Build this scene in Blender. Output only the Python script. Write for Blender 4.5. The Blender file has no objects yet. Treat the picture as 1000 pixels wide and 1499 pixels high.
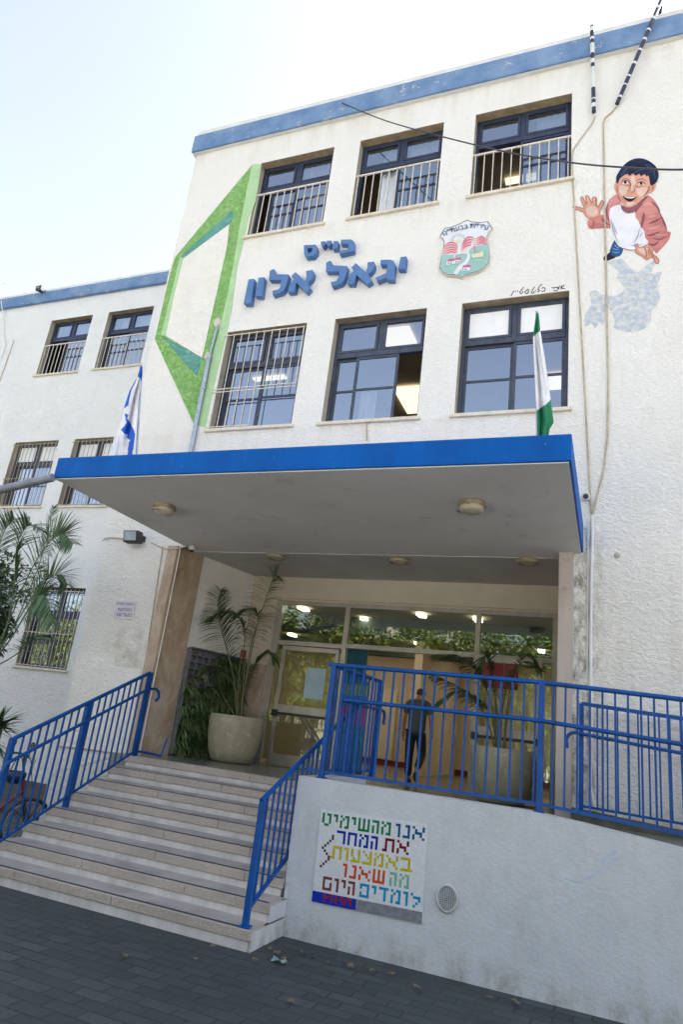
import bpy, bmesh, math, random
from mathutils import Vector, Matrix
random.seed(7)
SC = bpy.context.scene
COL = SC.collection
R_ = math.radians

# ---------------------------------------------------------------- camera, sky, sun, exposure
YAW, PITCH, ROLL, FPX = 0.400890546, 0.316784439, -0.124309488, 980.494
CAMZ = 1.9635
_M = Matrix.Rotation(YAW, 3, 'Z') @ Matrix.Rotation(PITCH, 3, 'X') @ Matrix.Rotation(ROLL, 3, 'Y')   # columns: right, forward, up
cam_d = bpy.data.cameras.new("camera"); cam = bpy.data.objects.new("camera", cam_d); COL.objects.link(cam)
cr, cf, cu = _M.col[0], _M.col[1], _M.col[2]
cam.matrix_world = Matrix(((cr.x, cu.x, -cf.x, 0), (cr.y, cu.y, -cf.y, 0), (cr.z, cu.z, -cf.z, CAMZ), (0, 0, 0, 1)))
cam_d.sensor_fit = 'VERTICAL'; cam_d.sensor_height = 36; cam_d.sensor_width = 24
cam_d.lens = 36 * FPX / 1499
cam_d.clip_start = 0.05; cam_d.clip_end = 3000
SC.camera = cam
SUN_EL, SUN_AZ = 42, 50            # degrees; the sun stands behind the school, to the right (azimuth from +Y towards +X)
SC.world = bpy.data.worlds.new("World"); SC.world.use_nodes = True
wn = SC.world.node_tree.nodes; wl = SC.world.node_tree.links
sky = wn.new('ShaderNodeTexSky'); sky.sky_type = 'NISHITA'; sky.sun_disc = False
sky.sun_elevation = R_(SUN_EL); sky.sun_rotation = R_(SUN_AZ)
sky.dust_density = 3.0; sky.air_density = 1.0; sky.ozone_density = 0.3
hs = wn.new('ShaderNodeHueSaturation'); hs.inputs['Saturation'].default_value = .55; wl.new(sky.outputs[0], hs.inputs['Color']); wl.new(hs.outputs[0], wn['Background'].inputs[0]); wn['Background'].inputs[1].default_value = 0.15
sd = bpy.data.lights.new("sun", 'SUN'); sd.energy = 5.0; sd.angle = R_(0.5); sd.color = (1, .95, .87)
so = bpy.data.objects.new("sun", sd); COL.objects.link(so)
sv = Vector((math.sin(R_(SUN_AZ)) * math.cos(R_(SUN_EL)), math.cos(R_(SUN_AZ)) * math.cos(R_(SUN_EL)), math.sin(R_(SUN_EL))))
so.rotation_euler = sv.to_track_quat('Z', 'Y').to_euler(); so.location = (20, 40, 60)
SC.view_settings.view_transform = 'Standard'; SC.view_settings.look = 'None'
SC.view_settings.exposure = 1.65; SC.view_settings.gamma = 1.0
SC.cycles.max_bounces = 8; SC.cycles.transparent_max_bounces = 16; SC.cycles.sample_clamp_indirect = 6
SC.cycles.caustics_reflective = False; SC.cycles.caustics_refractive = False

# ---------------------------------------------------------------- measured planes of the place (metres)
YF, YL = 9.46, 13.31        # school front, recessed left wing
YW = 7.05                   # low white wall in front of the ramp
ZP = 1.29                   # porch floor
GZ = -0.015                 # pavement
def ray(px, py): return _M @ Vector(((px - 500) / FPX, 1, -(py - 749.5) / FPX))
def S(px, py, Y=YF):        # point of the photograph on a wall plane Y = const
    r = ray(px, py); k = Y / r.y; return Vector((r.x * k, Y, CAMZ + r.z * k))
def SZ(px, py, z):
    r = ray(px, py); k = (z - CAMZ) / r.z; return Vector((r.x * k, r.y * k, z))
def SX(px, py, X):
    r = ray(px, py); k = X / r.x; return Vector((X, r.y * k, CAMZ + r.z * k))

# ---------------------------------------------------------------- objects
OFF = {}
def tag(o, label=None, cat=None, group=None, kind=None):
    if label: o['label'] = label
    if cat: o['category'] = cat
    if group: o['group'] = group
    if kind: o['kind'] = kind
    return o
def thing(name, label, cat, loc, group=None):
    o = bpy.data.objects.new(name, None); COL.objects.link(o); o.location = loc
    o.empty_display_size = .2; OFF[o.name] = Vector(loc)
    return tag(o, label, cat, group)
def copy_tree(o, loc=None, rotz=None, parent=None):
    c = o.copy(); COL.objects.link(c)
    if parent is not None: c.parent = parent
    if loc is not None: c.location = loc
    if rotz is not None: c.rotation_euler = (0, 0, rotz)
    for ch in list(o.children): copy_tree(ch, parent=c)
    return c
class MB:
    def __init__(s): s.v = []; s.f = []; s.m = []; s.sm = []
    def add(s, vs, fs, mi=0, smooth=False):
        n = len(s.v); s.v += [Vector(v) for v in vs]
        for f in fs: s.f.append([i + n for i in f]); s.m.append(mi); s.sm.append(smooth)
    def box(s, x0, x1, y0, y1, z0, z1, mi=0, fn=None):
        vs = [Vector((x, y, z)) for z in (z0, z1) for y in (y0, y1) for x in (x0, x1)]
        if fn: vs = [fn(v) for v in vs]
        s.add(vs, [(0, 2, 3, 1), (4, 5, 7, 6), (0, 1, 5, 4), (2, 6, 7, 3), (0, 4, 6, 2), (1, 3, 7, 5)], mi); return s
    def prism(s, pts, vec, mi=0, mside=None):      # polygon swept along vec
        n = len(pts); vec = Vector(vec); a = [Vector(p) for p in pts]
        nv = sum(((a[i] - a[0]).cross(a[(i + 1) % n] - a[0]) for i in range(n)), Vector())
        if nv.dot(vec) > 0: a.reverse()
        s.add(a, [tuple(range(n))], mi)
        b = [p + vec for p in a]
        s.add(b, [tuple(reversed(range(n)))], mi if mside is None else mside)
        s.add(a + b, [((i + 1) % n, i, n + i, n + (i + 1) % n) for i in range(n)], mi if mside is None else mside); return s
    def poly(s, pts, mi=0): s.add(pts, [tuple(range(len(pts)))], mi); return s
    def tube(s, path, r, n=8, mi=0, cap=True, sq=False):
        P = [Vector(p) for p in path]; rr = r if isinstance(r, (list, tuple)) else [r] * len(P)
        rings = []; up = None
        for i, p in enumerate(P):
            t = ((P[min(i + 1, len(P) - 1)] - P[max(i - 1, 0)])).normalized()
            if up is None:
                up = Vector((0, 0, 1)) if abs(t.z) < .9 else Vector((0, 1, 0))
            a = t.cross(up)
            if a.length < 1e-5: a = t.cross(Vector((1, .3, 0)))
            a.normalize(); b = a.cross(t).normalized(); up = b
            ph = math.pi / 4 if sq else 0
            rings.append([p + (a * math.cos(2 * math.pi * k / n + ph) + b * math.sin(2 * math.pi * k / n + ph)) * rr[i] for k in range(n)])
        vs = [v for g in rings for v in g]
        fs = [(i * n + k, i * n + (k + 1) % n, (i + 1) * n + (k + 1) % n, (i + 1) * n + k) for i in range(len(P) - 1) for k in range(n)]
        s.add(vs, fs, mi, not sq)
        if cap: s.add(rings[0], [tuple(reversed(range(n)))], mi); s.add(rings[-1], [tuple(range(n))], mi)
        return s
    def bar(s, a, b, w, mi=0): return s.tube([a, b], w * .7071, 4, mi, True, True)
    def lathe(s, c, prof, n=32, mi=0, smooth=True):
        c = Vector(c); vs = [c + Vector((r * math.cos(2 * math.pi * k / n), r * math.sin(2 * math.pi * k / n), z)) for r, z in prof for k in range(n)]
        fs = [(i * n + k, i * n + (k + 1) % n, (i + 1) * n + (k + 1) % n, (i + 1) * n + k) for i in range(len(prof) - 1) for k in range(n)]
        s.add(vs, fs, mi, smooth); return s
    def build(s, name, mats, parent=None, bevel=0, recalc=False):
        if not isinstance(mats, (list, tuple)): mats = [mats]
        off = OFF.get(parent.name, Vector()) if parent is not None else Vector()
        me = bpy.data.meshes.new(name); me.from_pydata([v - off for v in s.v], [], s.f)
        for m in mats: me.materials.append(m)
        me.polygons.foreach_set('material_index', s.m); me.polygons.foreach_set('use_smooth', s.sm)
        if recalc:
            bm = bmesh.new(); bm.from_mesh(me); bmesh.ops.remove_doubles(bm, verts=bm.verts, dist=1e-5)
            bmesh.ops.recalc_face_normals(bm, faces=bm.faces); bm.to_mesh(me); bm.free()
        me.update()
        o = bpy.data.objects.new(name, me); COL.objects.link(o)
        if parent is not None: o.parent = parent
        OFF[o.name] = off
        if bevel:
            md = o.modifiers.new('bevel', 'BEVEL'); md.width = bevel; md.segments = 2; md.limit_method = 'ANGLE'
        return o
def smooth_pts(P, k=4, closed=True):               # Catmull-Rom through the points
    n = len(P); out = []
    for i in range(n if closed else n - 1):
        p0, p1, p2, p3 = (P[(i - 1) % n], P[i], P[(i + 1) % n], P[(i + 2) % n]) if closed else (P[max(i - 1, 0)], P[i], P[i + 1], P[min(i + 2, n - 1)])
        for j in range(k):
            t = j / k
            out.append(tuple(.5 * (2 * b + (c - a) * t + (2 * a - 5 * b + 4 * c - d) * t * t + (3 * b - a - 3 * c + d) * t ** 3) for a, b, c, d in zip(p0, p1, p2, p3)))
    if not closed: out.append(tuple(P[-1]))
    return out
def inside(x, y, P):
    r = False; n = len(P)
    for i in range(n):
        (x1, y1), (x2, y2) = P[i], P[(i + 1) % n]
        if (y1 > y) != (y2 > y) and x < (x2 - x1) * (y - y1) / (y2 - y1) + x1: r = not r
    return r

# ---------------------------------------------------------------- materials
def srgb(r, g, b): return tuple(((c / 255 + .055) / 1.055) ** 2.4 if c > 10 else c / 255 / 12.92 for c in (r, g, b))
class NT:
    def __init__(s, name):
        s.m = bpy.data.materials.new(name); s.m.use_nodes = True; s.t = s.m.node_tree; s.n = s.t.nodes; s.l = s.t.links
        s.b = s.n['Principled BSDF']; s.tc = s.n.new('ShaderNodeTexCoord').outputs['Object']
    def link(s, a, b): s.l.new(a, b)
    def mapped(s, scale=(1, 1, 1), rot=(0, 0, 0), loc=(0, 0, 0)):
        m = s.n.new('ShaderNodeMapping'); m.inputs['Scale'].default_value = scale; m.inputs['Rotation'].default_value = rot
        m.inputs['Location'].default_value = loc; s.link(s.tc, m.inputs[0]); return m.outputs[0]
    def noise(s, scale, detail=4, rough=.55, vec=None, dist=0):
        n = s.n.new('ShaderNodeTexNoise'); n.inputs['Scale'].default_value = scale; n.inputs['Detail'].default_value = detail
        n.inputs['Roughness'].default_value = rough; n.inputs['Distortion'].default_value = dist
        s.link(vec or s.tc, n.inputs['Vector']); return n.outputs['Fac']
    def ramp(s, fac, lo, hi, a=0., b=1.):
        r = s.n.new('ShaderNodeMapRange'); r.inputs[1].default_value = lo; r.inputs[2].default_value = hi
        r.inputs[3].default_value = a; r.inputs[4].default_value = b; s.link(fac, r.inputs[0]); return r.outputs[0]
    def math(s, op, a, b=0.):
        m = s.n.new('ShaderNodeMath'); m.operation = op
        for i, q in enumerate((a, b)):
            if isinstance(q, (int, float)): m.inputs[i].default_value = q
            else: s.link(q, m.inputs[i])
        return m.outputs[0]
    def mix(s, fac, a, b):
        m = s.n.new('ShaderNodeMix'); m.data_type = 'RGBA'
        for i, q in ((0, fac), (6, a), (7, b)):
            if isinstance(q, (int, float)): m.inputs[i].default_value = q
            elif isinstance(q, tuple): m.inputs[i].default_value = (*q, 1)[:4]
            else: s.link(q, m.inputs[i])
        return m.outputs[2]
    def color(s, c):
        if isinstance(c, tuple): s.b.inputs['Base Color'].default_value = (*c, 1)
        else: s.link(c, s.b.inputs['Base Color'])
    def bump(s, h, strength=.3, dist=.01):
        b = s.n.new('ShaderNodeBump'); b.inputs['Strength'].default_value = strength; b.inputs['Distance'].default_value = dist
        s.link(h, b.inputs['Height']); s.link(b.outputs[0], s.b.inputs['Normal'])
    def set(s, rough=.6, metal=0., spec=None):
        s.b.inputs['Roughness'].default_value = rough; s.b.inputs['Metallic'].default_value = metal
        if spec is not None: s.b.inputs['Specular IOR Level'].default_value = spec
        return s.m
    def sep(s):
        x = s.n.new('ShaderNodeSeparateXYZ'); s.link(s.tc, x.inputs[0]); return x.outputs
def paint(name, c, c2=None, scale=6, rough=.5, metal=0., bump=0., bscale=60, spec=None, lo=.35, hi=.7):
    t = NT(name); c2 = c2 or tuple(x * .8 for x in c)
    t.color(t.mix(t.ramp(t.noise(scale), lo, hi), c, c2))
    if bump: t.bump(t.noise(bscale, 3), bump, .01)
    return t.set(rough, metal, spec)
def stucco_height(t, k=1., coarse=False):
    a = t.noise(13 * k, 4, .62, t.mapped((1, 1, 1.3)), .1)
    c = t.ramp(t.noise(19 * k, 4, .62, t.mapped((1, 1, 1.5), loc=(2, 0, 5)), .2), .36, .52)      # pits and lumps of the roughcast
    h = t.math('ADD', t.math('MULTIPLY', a, 1.), t.math('MULTIPLY', c, .45))
    if coarse:                                   # hand-thrown coarser coat on the lower right of the facade
        X, Y, Z = t.sep(); m = t.math('MULTIPLY', t.ramp(Z, 7.5, 4.5, .12, 1), t.ramp(t.noise(.7, 3), .3, .6, .5, 1))
        w = t.ramp(t.noise(8.5, 4, .6, t.mapped((1, 1, 1.7)), 1.1), .42, .55)
        h = t.math('ADD', h, t.math('MULTIPLY', t.math('MULTIPLY', w, m), .75))
    return h
def stucco(name, c, c2, strength=.55, stains=False, k=1., dist=.03):
    t = NT(name)
    col = t.mix(t.ramp(t.noise(1.1, 5, .6), .38, .68), c, c2)
    col = t.mix(t.math('MULTIPLY', t.ramp(t.noise(30, 5, .7), .37, .27), .5), col, tuple(x * .5 for x in c))  # dark specks paint the shade in the pits and under the lumps
    col = t.mix(t.math('MULTIPLY', t.ramp(t.noise(.9, 6, .7, t.mapped((2.6, 1, .35), loc=(7, 0, 1))), .54, .78), .16), col, tuple(x * y for x, y in zip(c, (.80, .74, .64))))
    if stains:
        X, Y, Z = t.sep()
        runs = t.ramp(t.noise(1.0, 5, .65, t.mapped((5.5, 1, .5))), .52, .72)
        # dark weathering beside the right pier of the entrance
        mx = t.math('MULTIPLY', t.ramp(X, 2.9, 3.06), t.ramp(X, 3.5, 3.2)); mz = t.ramp(Z, 5.4, 4.4)
        spots = t.ramp(t.noise(9, 6, .75, t.mapped((1, 1, .5))), .44, .6)
        col = t.mix(t.math('MULTIPLY', t.math('MULTIPLY', mx, mz), t.math('MULTIPLY', spots, .75)), col, (.17, .145, .11))
        # yellowish damp below the parapet and under the sills
        thin = t.ramp(t.noise(2.2, 4, .6, t.mapped((2.2, 1, .25))), .44, .62)
        hi = t.math('MULTIPLY', t.ramp(Z, 13.2, 13.9), thin)
        for za, zb in ((11.27, 10.75), (6.9, 6.45)): hi = t.math('MAXIMUM', hi, t.math('MULTIPLY', t.math('MULTIPLY', t.ramp(Z, zb, za), t.ramp(Z, za + .02, za)), t.math('MULTIPLY', thin, .8)))
        col = t.mix(t.math('MULTIPLY', hi, .2), col, (.55, .43, .27))
        lo = t.math('MULTIPLY', t.math('MULTIPLY', t.ramp(Z, 5.6, 3.2), t.ramp(X, 3.0, 3.7)), runs)
        col = t.mix(t.math('MULTIPLY', lo, .25), col, (.46, .37, .26))
        # brown patch under the notice
        pm = t.math('MULTIPLY', t.math('MULTIPLY', t.ramp(X, -4.7, -4.4), t.ramp(X, -3.65, -3.9)), t.math('MULTIPLY', t.ramp(Z, 2.1, 2.5), t.ramp(Z, 3.35, 3.15)))
        col = t.mix(t.math('MULTIPLY', pm, t.ramp(t.noise(3.5, 5, .7), .4, .62, 0, .5)), col, (.45, .34, .22))
    t.color(col); t.bump(stucco_height(t, k, stains), strength, dist)
    return t.set(.88, 0, .2)
M = {}
M['wall'] = stucco('white_stucco', (.885, .86, .815), (.855, .82, .765), .55, True, 1., .05)
M['wall_soft'] = stucco('soft_stucco', (.88, .872, .85), (.84, .83, .81), .6, False, .95, .05)
M['wall_patch'] = stucco('patched_stucco', (.895, .87, .825), (.86, .83, .78), .55, False, .8, .05)
M['lowwall'] = None
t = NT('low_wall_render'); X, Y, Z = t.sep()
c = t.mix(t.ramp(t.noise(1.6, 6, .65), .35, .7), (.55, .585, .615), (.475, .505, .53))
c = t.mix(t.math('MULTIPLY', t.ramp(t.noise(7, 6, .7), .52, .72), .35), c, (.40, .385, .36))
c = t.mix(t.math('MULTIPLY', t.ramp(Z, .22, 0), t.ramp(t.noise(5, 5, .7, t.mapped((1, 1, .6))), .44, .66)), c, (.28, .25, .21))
c = t.mix(t.math('MULTIPLY', t.ramp(t.noise(1.0, 5, .6, t.mapped((7, 1, .4), loc=(3, 0, 0))), .55, .75), .25), c, (.42, .40, .36))
c = t.mix(t.math('MULTIPLY', t.ramp(t.noise(34, 5, .75), .36, .27), .6), c, (.22, .21, .20)); c = t.mix(t.ramp(t.noise(2.7, 6, .8, t.mapped(loc=(9, 0, 3)), 1.2), .492, .5, 0, .25), c, (.60, .62, .64))
t.color(c); t.bump(t.math('ADD', t.noise(26, 5, .7), t.math('MULTIPLY', t.noise(5, 4), .8)), .5, .02); M['lowwall'] = t.set(.85, 0, .2)
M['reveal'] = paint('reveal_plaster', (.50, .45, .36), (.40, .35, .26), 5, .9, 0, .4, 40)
M['lintel'] = paint('warm_bounce_lintel', (.42, .335, .215), (.27, .21, .125), 7, .9, 0, .5, 30)  # warm bounced light on the lintel undersides is put into this brown
M['sill'] = paint('cream_sill', (.74, .67, .55), (.62, .54, .42), 8, .7)
t = NT('faded_blue_band')
c = t.mix(t.ramp(t.noise(1.8, 5, .65), .35, .65), srgb(92, 124, 166), srgb(124, 150, 182))
c = t.mix(t.ramp(t.noise(5, 6, .75), .60, .68), c, srgb(190, 185, 175))
c = t.mix(t.ramp(t.noise(3.3, 6, .75, t.mapped((1, 1, 2), loc=(5, 2, 1))), .64, .70), c, srgb(72, 96, 134))
t.color(c); t.bump(t.noise(14, 5, .7), .4, .02); M['band'] = t.set(.75)
M['cap'] = paint('roof_cap', (.72, .71, .69), (.6, .59, .57), 4, .8)
M['canopyblue_plain'] = paint('canopy_blue', srgb(0, 88, 172), srgb(0, 78, 156), 3, .6, 0, .25, 20, .15)
t = NT('canopy_blue'); c = t.mix(t.ramp(t.noise(2.2, 6, .65, t.mapped((1, 1, .5))), .35, .7), srgb(0, 90, 174), srgb(2, 76, 150))
c = t.mix(t.math('MULTIPLY', t.ramp(t.noise(4, 5, .7, t.mapped((3, 3, .4))), .6, .75), .35), c, srgb(60, 110, 170)); c = t.mix(t.ramp(t.noise(13, 5, .75), .70, .73), c, srgb(170, 176, 178))
t.color(c); t.bump(t.noise(8, 5, .6), .35, .02); M['canopyblue'] = t.set(.6, 0, .15)
t = NT('canopy_soffit')
c = t.mix(t.ramp(t.noise(.9, 5, .6), .35, .68), (.78, .755, .72), (.69, .67, .64)); c = t.mix(t.math('MULTIPLY', t.ramp(t.noise(2.3, 6, .7), .58, .72), .4), c, (.33, .30, .27))
t.color(c); t.bump(t.noise(9, 3, .5), .12, .02); M['soffit'] = t.set(.75)
M['recess_ceiling'] = paint('recess_ceiling', (.56, .55, .53), (.48, .47, .46), 2, .8)
M['cream'] = paint('cream_paint', (.60, .54, .44), (.55, .49, .39), 3, .7, 0, .15, 30)
M['railblue_plain'] = paint('railing_blue', srgb(0, 84, 164), srgb(4, 72, 142), 9, .38, 0, .05, 80, .3)
t = NT('railing_blue'); c = t.mix(t.ramp(t.noise(3.5, 5, .6), .35, .7), srgb(0, 78, 154), srgb(6, 62, 122)); c = t.mix(t.ramp(t.noise(17, 5, .75), .64, .70), c, srgb(64, 116, 172)); c = t.mix(t.ramp(t.noise(11, 6, .8, t.mapped(loc=(4, 2, 8))), .70, .74), c, srgb(104, 84, 74))
t.color(c); t.bump(t.noise(40, 3), .15, .004); M['railblue'] = t.set(.42, 0, .3)
t = NT('letter_blue'); t.color(t.mix(t.ramp(t.noise(5, 5), .35, .7), srgb(86, 122, 172), srgb(74, 110, 160))); M['letter'] = t.set(.6)
M['alu'] = paint('dark_window_frame', srgb(54, 62, 86), srgb(42, 49, 68), 8, .45, .2)
M['alu_grey'] = paint('grey_window_frame', srgb(74, 80, 96), srgb(58, 64, 80), 9, .5, .2)
M['doorframe'] = paint('door_aluminium', srgb(176, 170, 158), srgb(160, 152, 140), 6, .42, .3)
M['bars'] = paint('cream_bars', srgb(214, 206, 192), srgb(180, 160, 140), 14, .6, 0, 0, 60, None, .5, .75)
M['darkbars'] = paint('beige_bars', srgb(190, 176, 150), srgb(150, 132, 105), 10, .6)
def glass(name, tint=(.8, .83, .84), ior=1.55, rough=0.0, refl=1., base=0., gcol=(.72, .83, 1)):
    t = NT(name); n, l = t.n, t.l
    tr = n.new('ShaderNodeBsdfTransparent'); tr.inputs[0].default_value = (*tint, 1)
    gl = n.new('ShaderNodeBsdfGlossy'); gl.inputs['Roughness'].default_value = rough
    gl.inputs['Color'].default_value = (*gcol, 1)
    nz = t.noise(1.6, 2); bp = n.new('ShaderNodeBump'); bp.inputs['Strength'].default_value = .06; bp.inputs['Distance'].default_value = .02; l.new(nz, bp.inputs['Height']); l.new(bp.outputs[0], gl.inputs['Normal'])
    fr = n.new('ShaderNodeFresnel'); fr.inputs[0].default_value = ior
    f = t.math('ADD', t.math('MULTIPLY', fr.outputs[0], refl), base)
    mx = n.new('ShaderNodeMixShader'); l.new(f, mx.inputs[0]); l.new(tr.outputs[0], mx.inputs[1]); l.new(gl.outputs[0], mx.inputs[2])
    l.new(mx.outputs[0], n['Material Output'].inputs[0]); return t.m
M['glass'] = glass('window_glass', (.84, .87, .9), 1.9, 0, 1, .27)
M['doorglass'] = glass('door_glass', (.60, .66, .58), 1.7, 0, 1, .085, (.86, .98, .86))
M['curtain'] = paint('pale_curtain', (.80, .84, .90), (.70, .75, .82), 7, .9)
M['blind'] = paint('white_pane_film', (.88, .88, .88), (.84, .84, .85), 5, .8)
M['room'] = paint('room_wall', (.42, .36, .28), (.36, .31, .24), 2, .9)
M['roomceil'] = paint('room_ceiling', (.50, .43, .33), (.44, .37, .28), 2, .9)
M['ochreblind'] = paint('ochre_blind', (.34, .24, .12), (.28, .19, .09), 5, .9)
def emit(name, c, s):
    t = NT(name); t.b.inputs['Emission Color'].default_value = (*c, 1); t.b.inputs['Emission Strength'].default_value = s
    t.color(c); return t.m
M['lamp'] = emit('lit_ceiling_lamp', (1, .90, .66), .42)
M['lamp2'] = emit('lit_lobby_lamp', (1, .92, .74), 4.0)
t = NT('stone_facing'); v = t.mapped((1, 1, .45))
c = t.mix(t.ramp(t.noise(3.2, 6, .65, v, .8), .3, .7), srgb(188, 170, 150), srgb(152, 126, 100)); c = t.mix(t.ramp(t.noise(8, 6, .7, v), .52, .68), c, srgb(190, 172, 156))
t.color(c); t.bump(t.noise(18, 5, .7), .3, .01); M['stone'] = t.set(.5)
t = NT('pale_stone'); v = t.mapped((1, 1, .4))
c = t.mix(t.ramp(t.noise(2.2, 6, .65, v, .6), .32, .7), srgb(196, 186, 178), srgb(170, 158, 150)); c = t.mix(t.ramp(t.noise(7, 6, .7), .62, .74), c, srgb(140, 120, 105))
t.color(c); t.bump(t.noise(18, 5, .7), .2, .01); M['palestone'] = t.set(.5)
t = NT('speckled_nosing'); c = t.mix(t.ramp(t.noise(130, 3, .8), .42, .6), srgb(198, 187, 176), srgb(138, 127, 118)); c = t.mix(t.ramp(t.noise(1.7, 5, .6), .4, .7), c, srgb(158, 150, 141))
t.color(c); t.bump(t.noise(110, 2), .25, .004); M['nosing'] = t.set(.7)
t = NT('white_riser'); c = t.mix(t.ramp(t.noise(3.5, 6, .7, t.mapped((1, 1, .4))), .34, .7), srgb(212, 208, 205), srgb(176, 171, 167)); c = t.mix(t.ramp(t.noise(20, 5, .75), .62, .72), c, srgb(130, 122, 112))
t.color(c); t.bump(t.noise(40, 4), .2, .006); M['riser'] = t.set(.8)
M['tread'] = paint('grey_tread', srgb(172, 166, 163), srgb(144, 138, 135), 3, .6, 0, .15, 70)
M['strip'] = paint('dark_grip_strip', srgb(66, 70, 82), srgb(52, 55, 66), 12, .7)
t = NT('polished_porch_floor'); c = t.mix(t.ramp(t.noise(90, 2, .8), .4, .6), srgb(132, 134, 126), srgb(104, 106, 100)); t.color(t.mix(t.ramp(t.noise(1.2, 5), .35, .7), c, srgb(104, 104, 96))); M['porch'] = t.set(.22)
t = NT('paving')
vv = t.mapped((1, 1, 1), (0, 0, R_(0)))
br = t.n.new('ShaderNodeTexBrick'); t.link(vv, br.inputs['Vector']); br.inputs['Scale'].default_value = 1.0
br.inputs['Brick Width'].default_value = .30; br.inputs['Row Height'].default_value = .15; br.inputs['Mortar Size'].default_value = .009
br.inputs['Mortar Smooth'].default_value = .25; br.offset = .5
br.inputs['Color1'].default_value = (.020, .029, .035, 1); br.inputs['Color2'].default_value = (.047, .058, .066, 1); br.inputs['Mortar'].default_value = (.007, .009, .012, 1)
c = t.mix(t.ramp(t.noise(.8, 6, .6), .35, .7), br.outputs[0], (.029, .038, .044))
c = t.mix(t.math('MULTIPLY', t.ramp(t.noise(12, 6, .75), .5, .72), .5), c, (.052, .064, .074))
c = t.mix(t.math('MULTIPLY', t.ramp(t.noise(1.9, 5, .6, t.mapped((1, 1, 1), loc=(4, 1, 0))), .60, .68), .55), c, (.02, .022, .026))
t.color(c)
h = t.math('SUBTRACT', t.math('MULTIPLY', t.noise(60, 4, .7), .25), br.outputs['Fac']); t.bump(h, .6, .008); M['paving'] = t.set(.62)
M['white'] = paint('white_plastic', (.75, .75, .74), (.66, .66, .65), 6, .5)
M['metal'] = paint('galvanised_pipe', srgb(176, 186, 196), srgb(150, 160, 172), 9, .4, .5)
M['greypipe'] = paint('grey_pipe', srgb(138, 144, 152), srgb(118, 124, 134), 5, .5, .2)
M['beige'] = paint('beige_conduit', srgb(198, 184, 160), srgb(168, 152, 128), 8, .7)
M['black'] = paint('black_plastic', (.02, .02, .022), (.03, .03, .033), 8, .5)
M['darkgrey'] = paint('dark_grey_housing', srgb(72, 78, 82), srgb(58, 62, 66), 8, .5)
M['lens'] = paint('lamp_glass', srgb(176, 184, 190), srgb(150, 160, 168), 5, .12)  # pale base colour stands in for ground reflected in the floodlight glass
M['lampring'] = paint('lamp_ring', srgb(172, 160, 136), srgb(128, 112, 88), 9, .6)
M['lampcover'] = paint('unlit_lamp_cover', srgb(205, 196, 176), srgb(180, 170, 148), 9, .4)
def leafmat(name, a, b, rough=.5):
    t = NT(name); g = t.n.new('ShaderNodeNewGeometry')
    c = t.mix(g.outputs['Random Per Island'], a, b); c = t.mix(t.ramp(t.noise(2.2, 3), .35, .7, 0, .5), c, tuple(x * .75 for x in a))
    t.color(c); t.b.inputs['Subsurface Weight'].default_value = 0
    return t.set(rough, 0, .35)
M['palm'] = leafmat('palm_leaflets', (.06, .11, .035), (.11, .16, .055))
M['palmgrey'] = leafmat('silvery_palm_leaflets', (.05, .11, .045), (.14, .22, .11))
M['drypalm'] = leafmat('dull_palm_leaflets', (.045, .085, .028), (.10, .13, .05))
M['leafdark'] = leafmat('dark_leaves', (.022, .055, .016), (.055, .105, .03))
M['leafmid'] = leafmat('mid_leaves', (.06, .14, .03), (.14, .25, .07))
M['leafpale'] = leafmat('striped_pale_leaves', (.10, .16, .05), (.26, .32, .15))
M['leafyellow'] = leafmat('sunlit_tree_leaves', (.10, .15, .03), (.22, .25, .05))
M['dryleaf'] = leafmat('dry_leaves', (.10, .07, .045), (.20, .15, .10), .8)
M['stem'] = paint('palm_stem', (.16, .15, .06), (.10, .11, .045), 7, .6)
M['bark'] = paint('bark', (.12, .09, .065), (.07, .055, .04), 9, .9, 0, .6, 25)
M['soil'] = paint('soil', (.05, .04, .03), (.08, .06, .045), 9, .95, 0, .6, 20)
t = NT('stone_pot'); c = t.mix(t.ramp(t.noise(7, 6, .7), .38, .66), (.37, .335, .225), (.29, .26, .17)); c = t.mix(t.ramp(t.noise(10, 5, .7, t.mapped(loc=(3, 3, 3))), .58, .68), c, (.46, .43, .32))
t.color(c); t.bump(t.noise(25, 4), .2, .008); M['pot'] = t.set(.6)

# ================================================================ ground
g = MB(); g.add([(-250, -250, GZ), (250, -250, GZ), (250, 250, GZ), (-250, 250, GZ)], [(0, 1, 2, 3)])
tag(g.build('pavement', M['paving']), kind='structure')
g = MB(); g.add([(-60, -30, GZ + .004), (60, -30, GZ + .004), (60, -2.5, GZ + .004), (-60, -2.5, GZ + .004)], [(0, 1, 2, 3)])
tag(g.build('bounce_ground', paint('pale_bounce_ground', (.62, .60, .56), (.56, .54, .50), .8, .8)), kind='structure')  # unseen pale ground, added to bounce sunlight onto facade and soffit
g = MB(); g.prism([(-16, 9.8, GZ - .1), (-9.0, 9.8, GZ - .1), (-9.0, 13.29, GZ - .1), (-16, 13.29, GZ - .1)], (0, 0, .16))
tag(g.build('garden_bed', M['soil']), kind='structure')
g = MB(); g.box(-6.95, -3.1, 8.78, 11.45, GZ, ZP); g.box(-3.1, 8, 7.26, 11.45, GZ, ZP - .004); tag(g.build('porch_floor', M['porch']), kind='structure')

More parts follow.
